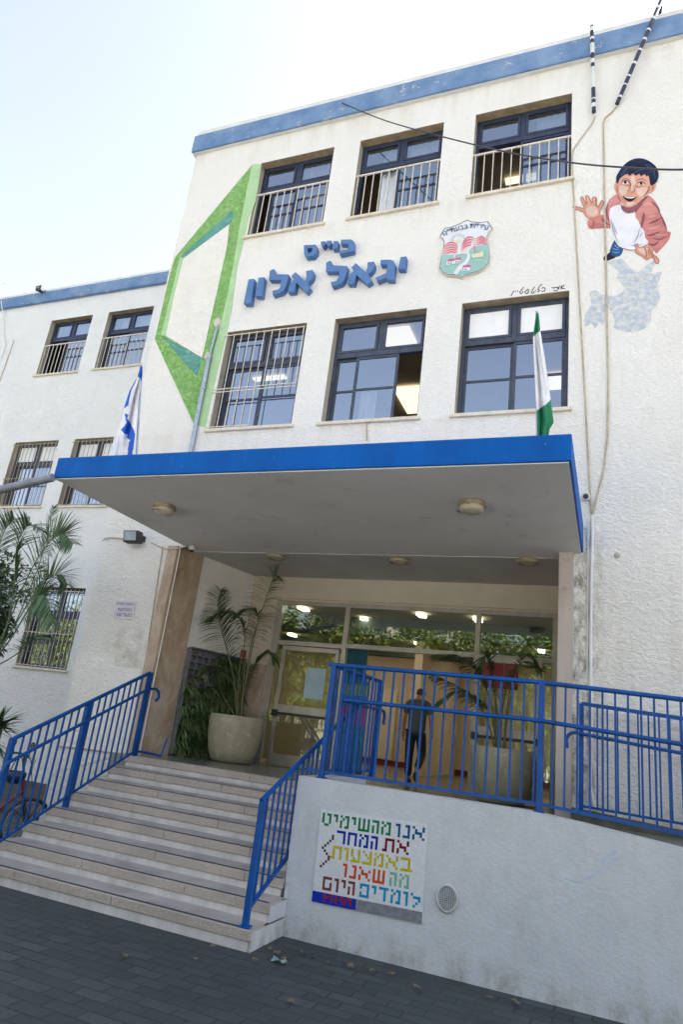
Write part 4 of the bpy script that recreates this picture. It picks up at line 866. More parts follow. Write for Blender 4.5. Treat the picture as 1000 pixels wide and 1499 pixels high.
# painter's signature
sgz = zf(735, 405, .11); b = MB()
for P in ([(122, 260), (140, 225), (162, 188)], [(186, 188), (182, 206)], [(216, 183), (210, 200)], [(292, 138), (262, 175), (238, 210), (255, 222), (274, 214), (280, 188)], [(308, 190), (316, 218), (336, 226), (352, 208), (354, 168), (332, 180), (318, 196)], [(437, 132), (415, 170), (393, 206), (412, 220), (428, 212), (434, 188)], [(456, 180), (450, 196)], [(542, 105), (516, 112), (490, 150), (482, 172), (506, 178), (494, 196), (474, 204)], [(530, 152), (560, 146), (577, 156), (572, 184), (552, 194), (528, 192)], [(668, 136), (676, 148), (688, 152)], [(686, 150), (728, 140), (748, 144), (742, 178), (726, 188), (688, 184)], [(772, 118), (762, 142), (760, 168)], [(800, 122), (790, 140), (794, 170)], [(836, 112), (806, 130), (800, 148), (822, 158), (842, 154)]):
    stroke2(smooth_pts(P, 4, False), 5.5, 0, 0, lambda Q, l: [S(x, y, YF - .004) for x, y in sgz(Q)])
tag(b.build('signature', M['black']), 'black handwritten signature painted above the right first-floor window', 'signature')
# ================================================================ wall paintings
def muralmat(n, c, c2=None, sc=3., bump=.6):
    t = NT('mural_' + n); c2 = c2 or tuple(x * .8 for x in c)
    col = t.mix(t.ramp(t.noise(sc, 3, .5), .38, .64), c, c2); t.color(col); t.bump(stucco_height(t), bump, .035); return t.set(.85, 0, .2)
mg = zf(220, 170, .34)
gm = [muralmat('green', srgb(156, 200, 124), srgb(132, 184, 104), 9, 1.), muralmat('palegreen', srgb(184, 216, 168), srgb(174, 208, 160), 2), muralmat('teal', srgb(116, 176, 164), srgb(104, 164, 154), 6, 1.)]
b = MB()
def gp(P, lay, mi): b.poly([Vector((max(p.x, -8.645), p.y, p.z)) for p in (S(x, y, YF - .0035 - .0015 * lay) for x, y in mg(P))], mi)
gp([(437, 210), (385, 470), (360, 620), (330, 780), (300, 900), (262, 1060), (235, 1180), (205, 1330), (185, 1322), (18, 960), (58, 790), (80, 690), (105, 608)], 0, 0)
gp([(437, 210), (450, 206), (478, 206), (466, 290), (452, 370), (425, 440), (402, 540), (375, 650), (350, 840), (330, 930), (270, 1180), (237, 1342), (205, 1330), (235, 1180), (262, 1060), (300, 900), (330, 780), (360, 620), (385, 470)], 0, 1)
gp([(352, 405), (362, 425), (340, 465), (142, 612), (128, 604)], 1, 2)
gp([(48, 945), (222, 1040), (200, 1122)], 1, 2)
gp([(128, 604), (142, 612), (66, 946), (44, 944)], 1, 1)
b.build('x', gm); tag(bpy.data.objects['x'], 'green angular ring painted on the facade left of the windows', 'mural'); bpy.data.objects['x'].name = 'wall_painting'
b = MB(); b.poly([S(x, y, YF - .0072) for x, y in mg([(340, 465), (330, 560), (290, 740), (222, 1040), (66, 946), (100, 780), (142, 612)])]); b.build('painted_centre', muralmat('inner_white', (.87, .835, .77), (.84, .80, .73)), bpy.data.objects['wall_painting'])
mb = zf(835, 225, .155); ms = zf(820, 210, .1935)
pal = dict(shadow=muralmat('greyblue_shape', srgb(186, 195, 208), srgb(224, 222, 218), 13, .6), skin=muralmat('skin', srgb(222, 168, 146), srgb(208, 146, 124), 4, .2), light=muralmat('skin_light', srgb(234, 200, 186), None, 4, .2), deep=muralmat('skin_deep', srgb(186, 124, 106), None, 4, .2),
 hair=muralmat('hair', srgb(40, 50, 76), srgb(28, 34, 54), 5, .2), hairlight=muralmat('hair_light', srgb(74, 88, 120), None, 5, .2), red=muralmat('shirt_red', srgb(210, 142, 136), srgb(190, 116, 112), 4, .25), redlight=muralmat('shirt_pink', srgb(222, 158, 150), None, 4, .25), maroon=muralmat('shirt_maroon', srgb(146, 92, 100), srgb(126, 78, 90), 4, .25),
 white=muralmat('shirt_white', srgb(234, 232, 236), srgb(222, 222, 230), 4, .25), fold=muralmat('shirt_fold', srgb(176, 180, 200), None, 4, .25), jean=muralmat('jeans', srgb(52, 92, 138), srgb(38, 70, 112), 5, .25), jeanlight=muralmat('jeans_light', srgb(104, 146, 188), None, 5, .25), dark=muralmat('dark', srgb(44, 40, 52), None, 5, .2), teeth=muralmat('teeth', srgb(244, 242, 240), None, 5, .1), line=muralmat('outline', srgb(176, 124, 110), None, 5, .2))
pk = list(pal); PI = {k: i for i, k in enumerate(pk)}; b = MB()
def mp(P, lay, key, sm=2, f=mb): b.poly([S(x, y, YF - .003 - .0011 * lay) for x, y in f(smooth_pts(P, sm) if sm else P)], PI[key])
def mstroke(P, w, lay, key): stroke2(smooth_pts(P, 4, False), w, lay, PI[key], lambda Q, l: [S(x, y, YF - .003 - .0011 * l) for x, y in mb(Q)])
mp([(355, 895), (420, 880), (470, 875), (530, 940), (590, 975), (650, 930), (710, 885), (730, 892), (690, 985), (775, 970), (742, 1060), (760, 1180), (700, 1260), (690, 1330), (640, 1400), (560, 1425), (480, 1420), (410, 1395), (420, 1350), (385, 1262), (345, 1240), (335, 1380), (300, 1350), (270, 1400), (240, 1360), (190, 1385), (195, 1290), (240, 1220), (225, 1130), (270, 1110), (310, 1140), (370, 1152), (440, 1150), (490, 1090), (430, 1010), (452, 970)], 0, 'shadow', 2, ms)
LS = [(440, 385), (390, 415), (352, 470), (340, 540), (350, 588), (300, 575), (240, 602), (185, 610), (165, 642), (172, 690), (198, 708), (262, 698), (382, 697), (374, 610), (388, 530), (430, 492), (480, 482), (470, 430)]
RS = [(735, 392), (790, 430), (836, 500), (858, 580), (888, 650), (915, 700), (920, 735), (953, 740), (944, 792), (915, 840), (880, 882), (850, 910), (815, 945), (790, 900), (740, 852), (702, 800), (706, 740), (682, 700), (652, 650), (622, 600), (612, 548), (560, 566), (515, 545), (480, 485), (560, 505), (690, 440)]
for P in (LS, RS): mp(P, 1, 'red')
mp([(380, 520), (430, 490), (480, 485), (505, 540), (555, 568), (612, 548), (618, 600), (650, 640), (668, 700), (702, 730), (708, 790), (742, 830), (700, 872), (622, 905), (600, 912), (500, 890), (450, 862), (420, 800), (392, 690), (372, 610)], 2, 'white')
mp([(425, 812), (452, 862), (500, 892), (496, 930), (470, 965), (430, 975), (390, 960), (376, 930), (386, 885)], 1, 'jean'); mp([(376, 930), (390, 960), (432, 974), (396, 996), (345, 1012), (318, 1000), (322, 972), (350, 955)], 2, 'dark')
LH = [(30, 498), (40, 520), (118, 548), (150, 588), (185, 612), (268, 592), (286, 540), (302, 508), (317, 470), (310, 445), (294, 448), (270, 496), (252, 482), (249, 422), (232, 409), (212, 420), (215, 462), (190, 440), (176, 402), (156, 394), (147, 410), (165, 466), (140, 446), (120, 410), (104, 410), (104, 432), (131, 500), (122, 514), (60, 500)]
RH = [(610, 862), (638, 852), (656, 888), (700, 872), (742, 860), (790, 900), (778, 940), (820, 975), (839, 1002), (834, 1036), (808, 1030), (788, 985), (760, 980), (722, 1002), (690, 972), (622, 930), (626, 900)]
for P in (LH, RH):
    mp(P, 3, 'skin', 2); mstroke(P + [P[0]], 4, 4, 'line')
mp([(150, 520), (200, 490), (255, 510), (262, 560), (210, 590), (165, 570)], 4, 'light'); mp([(640, 900), (700, 890), (740, 900), (720, 960), (680, 940)], 4, 'light')
for P, w in (([(700, 880), (722, 930), (718, 985)], 7), ([(745, 880), (768, 940), (800, 1000)], 7), ([(735, 905), (752, 960)], 5), ([(240, 430), (248, 485), (270, 500)], 5), ([(178, 410), (196, 448), (205, 470)], 5), ([(122, 420), (140, 455), (152, 480)], 5)): mstroke(P, w, 5, 'deep')
mp([(432, 262), (446, 275), (447, 362), (428, 346), (419, 310)], 5, 'skin'); mp([(772, 290), (814, 284), (806, 332), (772, 370), (735, 376), (746, 340), (760, 300)], 5, 'skin'); mp([(780, 300), (800, 298), (790, 332), (768, 350)], 6, 'deep')
mp([(452, 275), (470, 230), (500, 195), (560, 180), (680, 180), (752, 205), (760, 300), (746, 350), (720, 382), (680, 432), (622, 482), (562, 506), (520, 500), (482, 452), (456, 402), (441, 340)], 6, 'skin')
mp([(480, 482), (520, 502), (566, 508), (620, 482), (690, 425), (720, 400), (740, 398), (680, 470), (622, 540), (582, 560), (532, 556), (496, 534)], 5, 'maroon')
mp([(470, 300), (530, 310), (560, 330), (540, 365), (500, 400), (475, 380), (460, 335)], 7, 'light'); mp([(630, 320), (700, 318), (735, 330), (715, 375), (665, 405), (640, 380), (622, 345)], 7, 'light'); mp([(520, 455), (570, 462), (612, 452), (590, 485), (545, 490)], 7, 'light'); mp([(570, 225), (610, 215), (620, 290), (600, 345), (575, 345), (580, 280)], 7, 'light')
for P, w in (([(560, 262), (575, 300), (548, 348), (560, 364)], 4), ([(606, 290), (604, 318), (612, 342), (598, 362), (575, 366)], 4), ([(480, 258), (515, 236), (548, 242), (570, 262)], 6), ([(620, 258), (650, 244), (690, 238), (728, 262)], 6), ([(545, 262), (575, 285), (560, 300), (520, 300)], 4), ([(625, 290), (620, 305), (650, 318), (690, 308)], 4), ([(488, 395), (500, 430), (540, 470)], 4), ([(640, 395), (632, 430), (600, 460)], 4), ([(455, 300), (446, 350), (460, 400), (490, 455)], 6), ([(752, 300), (740, 345), (700, 405)], 8)): mstroke(P, lambda u, w=w: w * (.4 + .6 * math.sin(math.pi * u)), 8, 'deep')
for cx, cy in ((525, 271), (675, 281)):
    mp([(cx - 36, cy + 2), (cx - 15, cy - 13), (cx + 15, cy - 12), (cx + 34, cy + 4), (cx + 10, cy + 14), (cx - 18, cy + 13)], 9, 'teeth'); mp([(cx + 15 * math.cos(k * .785) - 2, cy + 13 * math.sin(k * .785)) for k in range(8)], 10, 'dark'); mstroke([(cx - 38, cy + 2), (cx - 14, cy - 15), (cx + 16, cy - 14), (cx + 36, cy + 6)], 4, 11, 'dark')
mp([(503, 398), (545, 408), (620, 406), (627, 411), (602, 440), (570, 453), (540, 446), (514, 424)], 9, 'dark'); mp([(512, 399), (545, 410), (614, 409), (592, 421), (550, 421), (522, 411)], 10, 'teeth')
mp([(442, 278), (436, 230), (450, 190), (490, 130), (540, 80), (600, 50), (660, 42), (720, 55), (780, 90), (825, 140), (839, 200), (828, 250), (800, 285), (775, 298), (762, 300), (752, 250), (742, 205), (724, 215), (705, 190), (672, 214), (655, 188), (622, 208), (596, 184), (562, 212), (545, 188), (505, 208), (472, 236), (456, 276)], 9, 'hair', 2)
for P in ([(700, 90), (745, 130), (770, 180)], [(740, 95), (790, 150), (800, 220)], [(500, 180), (530, 150), (580, 120)], [(600, 190), (640, 160), (700, 150)], [(480, 210), (500, 190), (520, 180)]): mstroke(P, lambda u: 5 * math.sin(math.pi * u) + .5, 10, 'hairlight')
for P, w in (([(700, 560), (690, 620), (672, 700)], 14), ([(725, 770), (780, 765), (850, 735)], 10), ([(740, 660), (800, 640), (862, 605)], 9), ([(850, 560), (890, 650), (915, 715)], 9), ([(745, 850), (790, 862), (840, 830)], 12), ([(790, 800), (850, 810), (910, 780)], 8), ([(355, 480), (345, 540), (352, 590), (375, 640)], 11), ([(215, 620), (225, 660), (205, 700)], 6), ([(300, 600), (320, 640), (380, 680)], 7), ([(770, 450), (830, 510), (850, 570)], 10), ([(690, 470), (640, 520), (618, 560)], 8)): mstroke(P, lambda u, w=w: w * (.25 + .75 * math.sin(math.pi * u)), 3, 'maroon')
for P, w in (([(720, 600), (780, 590), (830, 585)], 12), ([(730, 710), (800, 700), (870, 670)], 11), ([(800, 760), (860, 770), (930, 760)], 10), ([(690, 490), (740, 470), (790, 500)], 12), ([(400, 430), (380, 470), (375, 520)], 9), ([(240, 640), (300, 650), (360, 680)], 8)): mstroke(P, lambda u, w=w: w * math.sin(math.pi * u) + .3, 4, 'redlight')
for P, w in (([(385, 600), (400, 680), (430, 780), (460, 850)], 8), ([(400, 640), (430, 720), (450, 770)], 5), ([(660, 700), (640, 780), (600, 850)], 7), ([(690, 740), (670, 770), (660, 790)], 6), ([(560, 860), (620, 870), (690, 850)], 5)): mstroke(P, lambda u, w=w: w * math.sin(math.pi * u) + .3, 4, 'fold')
for P in ([(400, 890), (430, 905), (470, 900)], [(395, 920), (430, 935), (475, 925)], [(420, 850), (440, 880), (470, 890)]): mstroke(P, lambda u: 6 * math.sin(math.pi * u) + .3, 4, 'jeanlight')
mstroke([(500, 892), (560, 908), (622, 908)], 4, 4, 'line'); mstroke([(195, 708), (262, 700), (382, 698)], 4, 4, 'line')
b.build('painted_boy', [pal[k] for k in pk]); tag(bpy.data.objects['painted_boy'], 'wall painting of a laughing dark haired boy in a red and white shirt', 'mural')

# faint blue scribbles on the low wall
b = MB()
for P in ([(828, 1286), (846, 1291), (866, 1283), (880, 1272)], [(882, 1262), (894, 1250), (905, 1246)], [(888, 1270), (906, 1256)], [(878, 1352), (884, 1360), (892, 1364)]):
    stroke2(smooth_pts(P, 4, False), 1.1, 0, 0, lambda Q, l: [S(x, y, YW - .003) for x, y in Q])
b.build('blue_scribble', paint('faded_scribble', srgb(150, 184, 212), srgb(176, 196, 212), 60, .8, 0, 0, 60, None, .45, .55), lw_)
# ================================================================ mosaic
GLY = {'א': ['X...X', '.X..X', '.XXX.', 'X..X.', 'X...X'], 'נ': ['.XX', '..X', '..X', '..X', 'XXX'], 'ו': ['XX', '.X', '.X', '.X', '.X'], 'מ': ['X.XX', '.X.X', 'X..X', 'X..X', 'X.XX'], 'ה': ['XXX', '..X', 'X.X', 'X.X', 'X.X'], 'ש': ['X.X.X', 'X.X.X', 'X.X.X', 'X.X.X', 'XXXXX'], 'י': ['XX', '.X', '.X', '..', '..'], 'ט': ['X.XX', 'X..X', 'X..X', 'X..X', '.XX.'], 'ת': ['.XXXX', '.X..X', '.X..X', '.X..X', 'XX..X'], 'ח': ['XXXX', 'X..X', 'X..X', 'X..X', 'X..X'], 'ר': ['XXXX', '...X', '...X', '...X', '...X'], 'ב': ['XXXX.', '...X.', '...X.', '...X.', 'XXXXX'], 'צ': ['X..X', '.X.X', '..XX', '...X', 'XXXX'], 'ע': ['X..X', 'X..X', 'X..X', '.X.X', 'XXXX'], 'ל': ['X...', 'XXXX', '...X', '..X.', '.X..'], 'ד': ['XXXX', '..X.', '..X.', '..X.', '..X.'], 'ם': ['XXXX', 'X..X', 'X..X', 'X..X', 'XXXX']}
NC, NR = 46, 35; grid = [[0] * NC for _ in range(NR)]
mcol = [srgb(222, 226, 230), srgb(4, 84, 136), srgb(24, 122, 76), srgb(116, 8, 42), srgb(10, 40, 156), srgb(196, 178, 16), srgb(126, 184, 160), srgb(208, 76, 18), srgb(8, 144, 190), srgb(124, 60, 66), srgb(20, 50, 170), srgb(134, 138, 146), srgb(80, 60, 56), srgb(150, 40, 60)]
def mword(s, col, right, row):
    c = right
    for ch in s:
        if ch == ' ': c -= 1; continue
        gl_ = GLY[ch]; w = len(gl_[0])
        for r, ln in enumerate(gl_):
            for k, x in enumerate(ln):
                if x == 'X' and 0 <= c - w + 1 + k < NC and row + r < NR: grid[row + r][c - w + 1 + k] = col
        c -= w + 1
    return c
c = mword('אנו', 1, 44, 1); mword('מהשימיט', 2, c - 1, 1)
c = mword('את', 3, 38, 7); mword('המחר', 4, c - 1, 7)
mword('באמצעות', 5, 40, 13)
c = mword('מה', 6, 39, 19); mword('שאנו', 7, c - 1, 19)
c = mword('לומדים', 8, 44, 25); mword('היום', 9, c - 1, 25)
for r, cc in ((9, 6), (10, 6), (11, 5), (12, 4), (13, 3), (14, 2), (15, 3), (16, 4)): grid[r][cc] = 12
for r, cc in ((17, 5), (18, 5), (19, 4)): grid[r][cc] = 9
for r, cc in ((20, 3), (21, 2)): grid[r][cc] = 12
for r in range(31, 35):
    for k in range(NC): grid[r][k] = 10 if k < 19 else 11
for r, row in enumerate(('.X.XX.X.XX.XX', '.XX.X.X.X.X.X', '.X..X.X..XX.X')):
    for k, x in enumerate(row):
        if x == 'X': grid[31 + (r if r < 3 else 3)][18 - len(row) + k - 1] = 13
mo = thing('mosaic', 'tile mosaic with five lines of coloured Hebrew words on the low white wall', 'mosaic', tuple(S(545, 1270, YW)))
q = [S(471, 1185, YW), S(627, 1208, YW), S(618, 1352, YW), S(457, 1319, YW)]
b = MB(); b.prism([p + Vector((0, -.012, 0)) for p in q], (0, .0115, 0)); b.build('bed', paint('grout', (.62, .63, .64), (.55, .56, .57), 6, .8), mo)
Qm = quad(q, 0); b = MB(); rnd = random.Random(3)
for r in range(NR):
    for k in range(NC):
        if (r < 5 and k < 3 and rnd.random() < .18) or rnd.random() < .004: continue
        e = .01; P = [Qm((k + e) / NC, 1 - (r + e) / NR), Qm((k + 1 - e) / NC, 1 - (r + e) / NR), Qm((k + 1 - e) / NC, 1 - (r + 1 - e) / NR), Qm((k + e) / NC, 1 - (r + 1 - e) / NR)]
        j = rnd.uniform(-.0008, .0008); b.prism([p + Vector((0, -.0155 + j, 0)) for p in P], (0, .003, 0), grid[r][k])
def tile(i, c):
    lo, hi = (.95, 1.05) if i == 0 else (.72, .95)
    t = NT('mosaic_tile'); g = t.n.new('ShaderNodeNewGeometry'); t.color(t.mix(g.outputs['Random Per Island'], tuple(x * lo for x in c), tuple(min(1, x * hi) for x in c))); return t.set(.55, 0, .15)
b.build('tiles', [tile(i, tuple(x * (.82 if i == 0 else 1) for x in c)) for i, c in enumerate(mcol)], mo)

# ================================================================ plants
def frond(lf, stm, path, n, L, w, t0=.25, droop=.5, spread=.85, seed=0, r0=.012, twosided=True, up=None):
    P = [Vector(p) for p in smooth_pts([tuple(p) for p in path], 8, False)]; rnd = random.Random(seed); N = len(P)
    stm.tube(P, [r0 * (1 - .8 * i / (N - 1)) for i in range(N)], 5)
    for k in range(n):
        u = t0 + (1 - t0) * (k + .5) / n; f = u * (N - 1); i = min(int(f), N - 2); p = P[i].lerp(P[i + 1], f - i); t = (P[i + 1] - P[i]).normalized()
        U = up if up is not None else Vector((0, 0, 1)); s = t.cross(U)
        if s.length < .15: s = t.cross(Vector((0, 1, 0)))
        s.normalize(); nn = s.cross(t).normalized(); v = (u - t0) / (1 - t0)
        ln = L * (.45 + .75 * math.sin(math.pi * min(1, .18 + .80 * v)) ** .8) * rnd.uniform(.85, 1.1)
        for sd_ in (-1, 1):
            d = (t * (.55 + .5 * v) + s * sd_ * spread * rnd.uniform(.85, 1.1) + nn * .25 * rnd.uniform(.5, 1.2)).normalized()
            q = p.copy(); pts = [q.copy()]
            for j in range(4):
                d = (d + Vector((0, 0, -droop * .3 * rnd.uniform(.7, 1.3)))).normalized(); q = q + d * ln / 4; pts.append(q.copy())
            wv = d.cross(Vector((rnd.uniform(-.4, .4), rnd.uniform(-.4, .4), 1))); wv = wv.normalized() if wv.length > .1 else s
            ww = [w * .6, w, w * .9, w * .55, .0005]; vs = []
            for pt, w_ in zip(pts, ww): vs += [pt - wv * w_ / 2, pt + wv * w_ / 2]
            lf.add(vs, [(2 * a, 2 * a + 1, 2 * a + 3, 2 * a + 2) for a in range(4)], 0, True)
POTP = [(0, .0), (.30, 0), (.345, .03), (.40, .16), (.44, .34), (.462, .52), (.468, .66), (.46, .735), (.452, .745), (.43, .742), (.42, .70), (.415, .64)]
def pot(c, label):
    o = thing('planter_pot', label, 'pot', (c[0], c[1], ZP), 'big stone pots on the porch')
    b = MB(); b.lathe((c[0], c[1], ZP), POTP, 40); b.build('bowl', M['pot'], o)
    b = MB(); b.lathe((c[0], c[1], ZP), [(.416, .655), (.2, .67), (0, .675)], 24); b.build('soil', M['soil'], o); return o
pc1 = SZ(341, 1114, ZP); pc1 = (pc1.x, 10.52); pc1 = (S(342, 1085, 10.52).x, 10.52)
pc2 = (S(734, 1130, 10.55).x, 10.55)
pot(pc1, 'big round beige stone pot on the porch beside the planted wall'); pot(pc2, 'big round beige stone pot behind the ramp railing by the right door')
def potted(c, label, fr, seed, mat_, L, stems=()):
    o = thing('potted_palm', label, 'palm', (c[0], c[1], ZP + .67), 'palms in the stone pots'); lf, st = MB(), MB()
    for i, (P, n, l, dr, up) in enumerate(fr):
        frond(lf, st, [S(x, y, c[1] + dy) for x, y, dy in P], int(n * 1.5), l * 1.1, .026, .34, dr, .9, seed + i, .014, True, up)
    for P in stems: st.tube([S(x, y, c[1] + dy) for x, y, dy in P], [.018, .012, .008][:len(P)], 6)
    lf.build('fronds', mat_, o); st.build('stems', M['stem'], o)
F = Vector((0, -1, .25)); Z_ = None
potted(pc1, 'tall thin palm in the pot beside the planted wall', [
 ([(346, 1052, 0), (343, 1000, -.1), (333, 955, -.2), (322, 915, -.25), (318, 885, -.25), (323, 864, -.25)], 26, .34, .75, F),
 ([(350, 1052, .05), (362, 985, 0), (375, 920, -.05), (388, 880, -.1), (398, 850, -.1), (404, 842, -.1)], 34, .34, .9, F),
 ([(347, 1052, 0), (350, 985, -.1), (358, 935, -.2), (350, 905, -.3), (330, 895, -.4), (306, 905, -.5)], 30, .32, .85, None),
 ([(352, 1052, 0), (360, 990, .1), (368, 940, .15), (378, 905, .1), (366, 892, 0), (345, 900, -.1)], 30, .32, .8, None),
 ([(353, 1052, 0), (358, 1010, .2), (372, 975, .35), (392, 955, .4), (402, 965, .4)], 24, .28, .8, None),
 ([(350, 1052, 0), (345, 1010, -.25), (330, 985, -.45), (310, 975, -.55), (296, 985, -.6)], 26, .28, .8, None),
 ([(346, 1052, 0), (330, 1025, -.2), (318, 1000, -.3), (312, 985, -.3)], 12, .2, .6, None)], 11, M['drypalm'], .3,
 [[(352, 1056, 0), (357, 990, 0), (359, 965, 0)], [(349, 1056, .05), (352, 1000, .05), (357, 968, .05)]])
potted(pc2, 'thin palm with drooping fronds behind the railing by the right door', [
 ([(728, 1100, 0), (722, 1040, -.1), (708, 1000, -.2), (690, 975, -.3), (665, 960, -.4), (640, 958, -.5)], 34, .30, .8, None),
 ([(728, 1100, 0), (720, 1050, -.2), (700, 1025, -.35), (672, 1012, -.5), (645, 1025, -.6)], 32, .28, .85, None),
 ([(730, 1100, 0), (728, 1040, .05), (720, 990, .05), (712, 960, 0), (700, 985, -.1)], 24, .26, .8, None),
 ([(736, 1100, 0), (745, 1040, 0), (752, 1000, 0), (765, 965, -.1), (780, 962, -.1), (790, 985, -.15)], 22, .17, .9, None),
 ([(732, 1100, 0), (736, 1040, .1), (748, 990, .15), (770, 968, .2), (795, 980, .2)], 22, .16, .9, None),
 ([(726, 1100, 0), (712, 1050, -.15), (690, 1020, -.3), (660, 1000, -.45), (638, 990, -.5)], 30, .27, .8, None)], 41, M['drypalm'], .25,
 [[(726, 1106, 0), (726, 1040, 0), (724, 990, 0)], [(738, 1106, 0), (742, 1040, 0), (750, 985, 0)], [(732, 1106, 0), (735, 1030, .05), (738, 970, .05)]])
def strap(mb, p, d, L, w, droop, rnd, seg=5):
    q = Vector(p); d = Vector(d).normalized(); pts = [q.copy()]
    for j in range(seg): d = (d + Vector((0, 0, -droop))).normalized(); q = q + d * L / seg; pts.append(q.copy())
    wv = d.cross(Vector((rnd.uniform(-.5, .5), rnd.uniform(-.5, .5), 1))).normalized() if abs(d.z) < .95 else Vector((rnd.uniform(-1, 1), rnd.uniform(-1, 1), 0)).normalized()
    vs = []
    for j, pt in enumerate(pts):
        ww = w * (1, 1.1, 1, .8, .5, .05)[min(j, 5)]; vs += [pt - wv * ww / 2, pt + wv * ww / 2]
    mb.add(vs, [(2 * a, 2 * a + 1, 2 * a + 3, 2 * a + 2) for a in range(seg)], 0, True)
# planted wall in the recess
vg = thing('vertical_garden', 'planted wall of dark pocket modules with hanging green plants in the entrance recess', 'planted wall', (-6.7, 10.6, ZP))
A, Bq = Vector((-6.80, 10.0, 0)), Vector((-6.48, 11.38, 0)); al = (Bq - A).normalized(); nr = Vector((al.y, -al.x, 0)); LW = (Bq - A).length
b = MB(); nc, nrw = 9, 15; ch, z0 = 1.72 / nrw, ZP + .02
b.prism([A + Vector((0, 0, z0)), Bq + Vector((0, 0, z0)), Bq + nr * .03 + Vector((0, 0, z0)), A + nr * .03 + Vector((0, 0, z0))], (0, 0, 1.72))
def wp(u, d, z): return A + al * u + nr * d + Vector((0, 0, z))
for j in range(nrw + 1):
    z = z0 + j * ch; b.prism([wp(0, .031, z), wp(LW, .031, z), wp(LW, .12, z + .02), wp(0, .12, z + .02)], (0, 0, .022))
for i in range(nc + 1):
    u = LW * i / nc; b.prism([wp(max(0, u - .012), .031, z0), wp(u + .012, .031, z0), wp(u + .012, .115, z0), wp(max(0, u - .012), .115, z0)], (0, 0, 1.72))
b.build('pocket_panel', paint('dark_planter_plastic', srgb(122, 121, 126), srgb(96, 95, 99), 8, .6), vg)
rnd = random.Random(21); g1, g2, g3 = MB(), MB(), MB()
for _ in range(520):
    u = rnd.uniform(.02, LW - .02); z = z0 + rnd.uniform(.02, 1.70)
    if u < .62 and z > z0 + 1.1 and rnd.random() < .93: continue
    mb_ = rnd.choice((g1, g1, g2, g3))
    if mb_ is g3:
        for _k in range(16):
            c = wp(u + rnd.uniform(-.09, .09), .12 + rnd.uniform(0, .1), z + rnd.uniform(-.12, .08)); d = Vector((rnd.uniform(-1, 1), rnd.uniform(-1, 1), rnd.uniform(-1, .3)))
            d = (nr * 1.2 + d).normalized(); e = d.cross(Vector((0, 0, 1))).normalized(); L = rnd.uniform(.03, .06)
            g3.add([c, c + d * L * .5 + e * L * .35, c + d * L - Vector((0, 0, .01)), c + d * L * .5 - e * L * .35], [(0, 1, 2, 3)], 0)
    else:
        for _k in range(9):
            d = nr * rnd.uniform(.5, 1.2) + al * rnd.uniform(-1, 1) + Vector((0, 0, rnd.uniform(-.1, .9)))
            strap(mb_, wp(u, .1, z), d, rnd.uniform(.16, .36), rnd.uniform(.014, .028), rnd.uniform(.25, .5), rnd)
g1.build('foliage', M['leafpale'], vg); g2.build('foliage', M['leafdark'], vg); g3.build('foliage', M['leafmid'], vg)
fp = thing('fan_palm', 'small bright green fan palm in front of the planted wall behind the left pot', 'palm', (-6.3, 10.75, ZP)); lf, st = MB(), MB(); rnd = random.Random(5)
for (x, y, dy) in ((316, 958, .25), (330, 985, .2), (300, 950, .1), (300, 1000, 0), (330, 1010, .1)):
    c = S(x, y, 10.7 + dy); st.tube([(-6.28, 10.75, ZP), ((c.x - 6.28) / 2, (c.y + 10.75) / 2, c.z - .25), c], .008, 5)
    for k in range(22):
        a = k / 22 * 2 * math.pi; strap(lf, c, Vector((math.cos(a), -.4 + rnd.uniform(-.3, .3), math.sin(a) * .8 + .2)), rnd.uniform(.2, .32), .02, .12, rnd)
lf.build('fronds', M['leafmid'], fp); st.build('stems', M['stem'], fp)
b = MB(); p = S(355, 957, YD - .05); b.box(p.x - .05, p.x + .05, YD - .05, YD - .004, p.z - .07, p.z + .07); tag(b.build('alarm_box', M['redposter'], None, .006), 'small red alarm box on the wall left of the glass entrance', 'alarm')
# date palm in the garden bed
gp_ = thing('garden_palm', 'feathery grey green palm reaching in from the left edge before the wing', 'palm', tuple(S(-30, 1120, 8.4))); lf, st = MB(), MB()
for i, (P, n, l, dr, t0_) in enumerate((
 ([(-25, 985, 0), (15, 925, 0), (48, 850, -.05), (66, 795, -.1), (78, 742, -.1)], 22, .16, .15, .62),
 ([(-25, 985, 0), (10, 915, -.1), (42, 840, -.2), (70, 796, -.3), (92, 782, -.35), (106, 796, -.4)], 52, .38, .42, .35),
 ([(-25, 985, 0), (15, 925, .1), (48, 872, .2), (72, 846, .25), (90, 842, .3), (98, 856, .3)], 44, .36, .5, .35),
 ([(-25, 985, 0), (15, 935, -.3), (42, 890, -.5), (58, 872, -.6), (70, 880, -.7), (76, 912, -.75)], 46, .34, .6, .35),
 ([(-25, 985, 0), (5, 930, -.2), (20, 860, -.3), (24, 800, -.4), (40, 770, -.4), (58, 775, -.4)], 44, .4, .5, .35),
 ([(-25, 985, 0), (-10, 900, .1), (-8, 830, .2), (5, 780, .2), (20, 760, .2)], 40, .4, .4, .3),
 ([(-25, 985, 0), (-40, 910, 0), (-70, 860, 0), (-110, 850, 0)], 36, .4, .5, .3),
 ([(-25, 985, 0), (20, 960, -.2), (50, 935, -.3), (66, 930, -.4)], 30, .26, .6, .4))):
    frond(lf, st, [S(x, y, 8.4 + dy) for x, y, dy in P], int(n * 1.6), l * 1.15, .021, t0_ * .9, dr, .85, 70 + i, .014, True, Vector((.2, -1, .4)) if i in (1, 2, 3) else None)
lf.build('fronds', M['palmgrey'], gp_); st.build('stems', paint('pale_palm_stem', (.07, .11, .04), (.12, .16, .07), 6, .5), gp_)
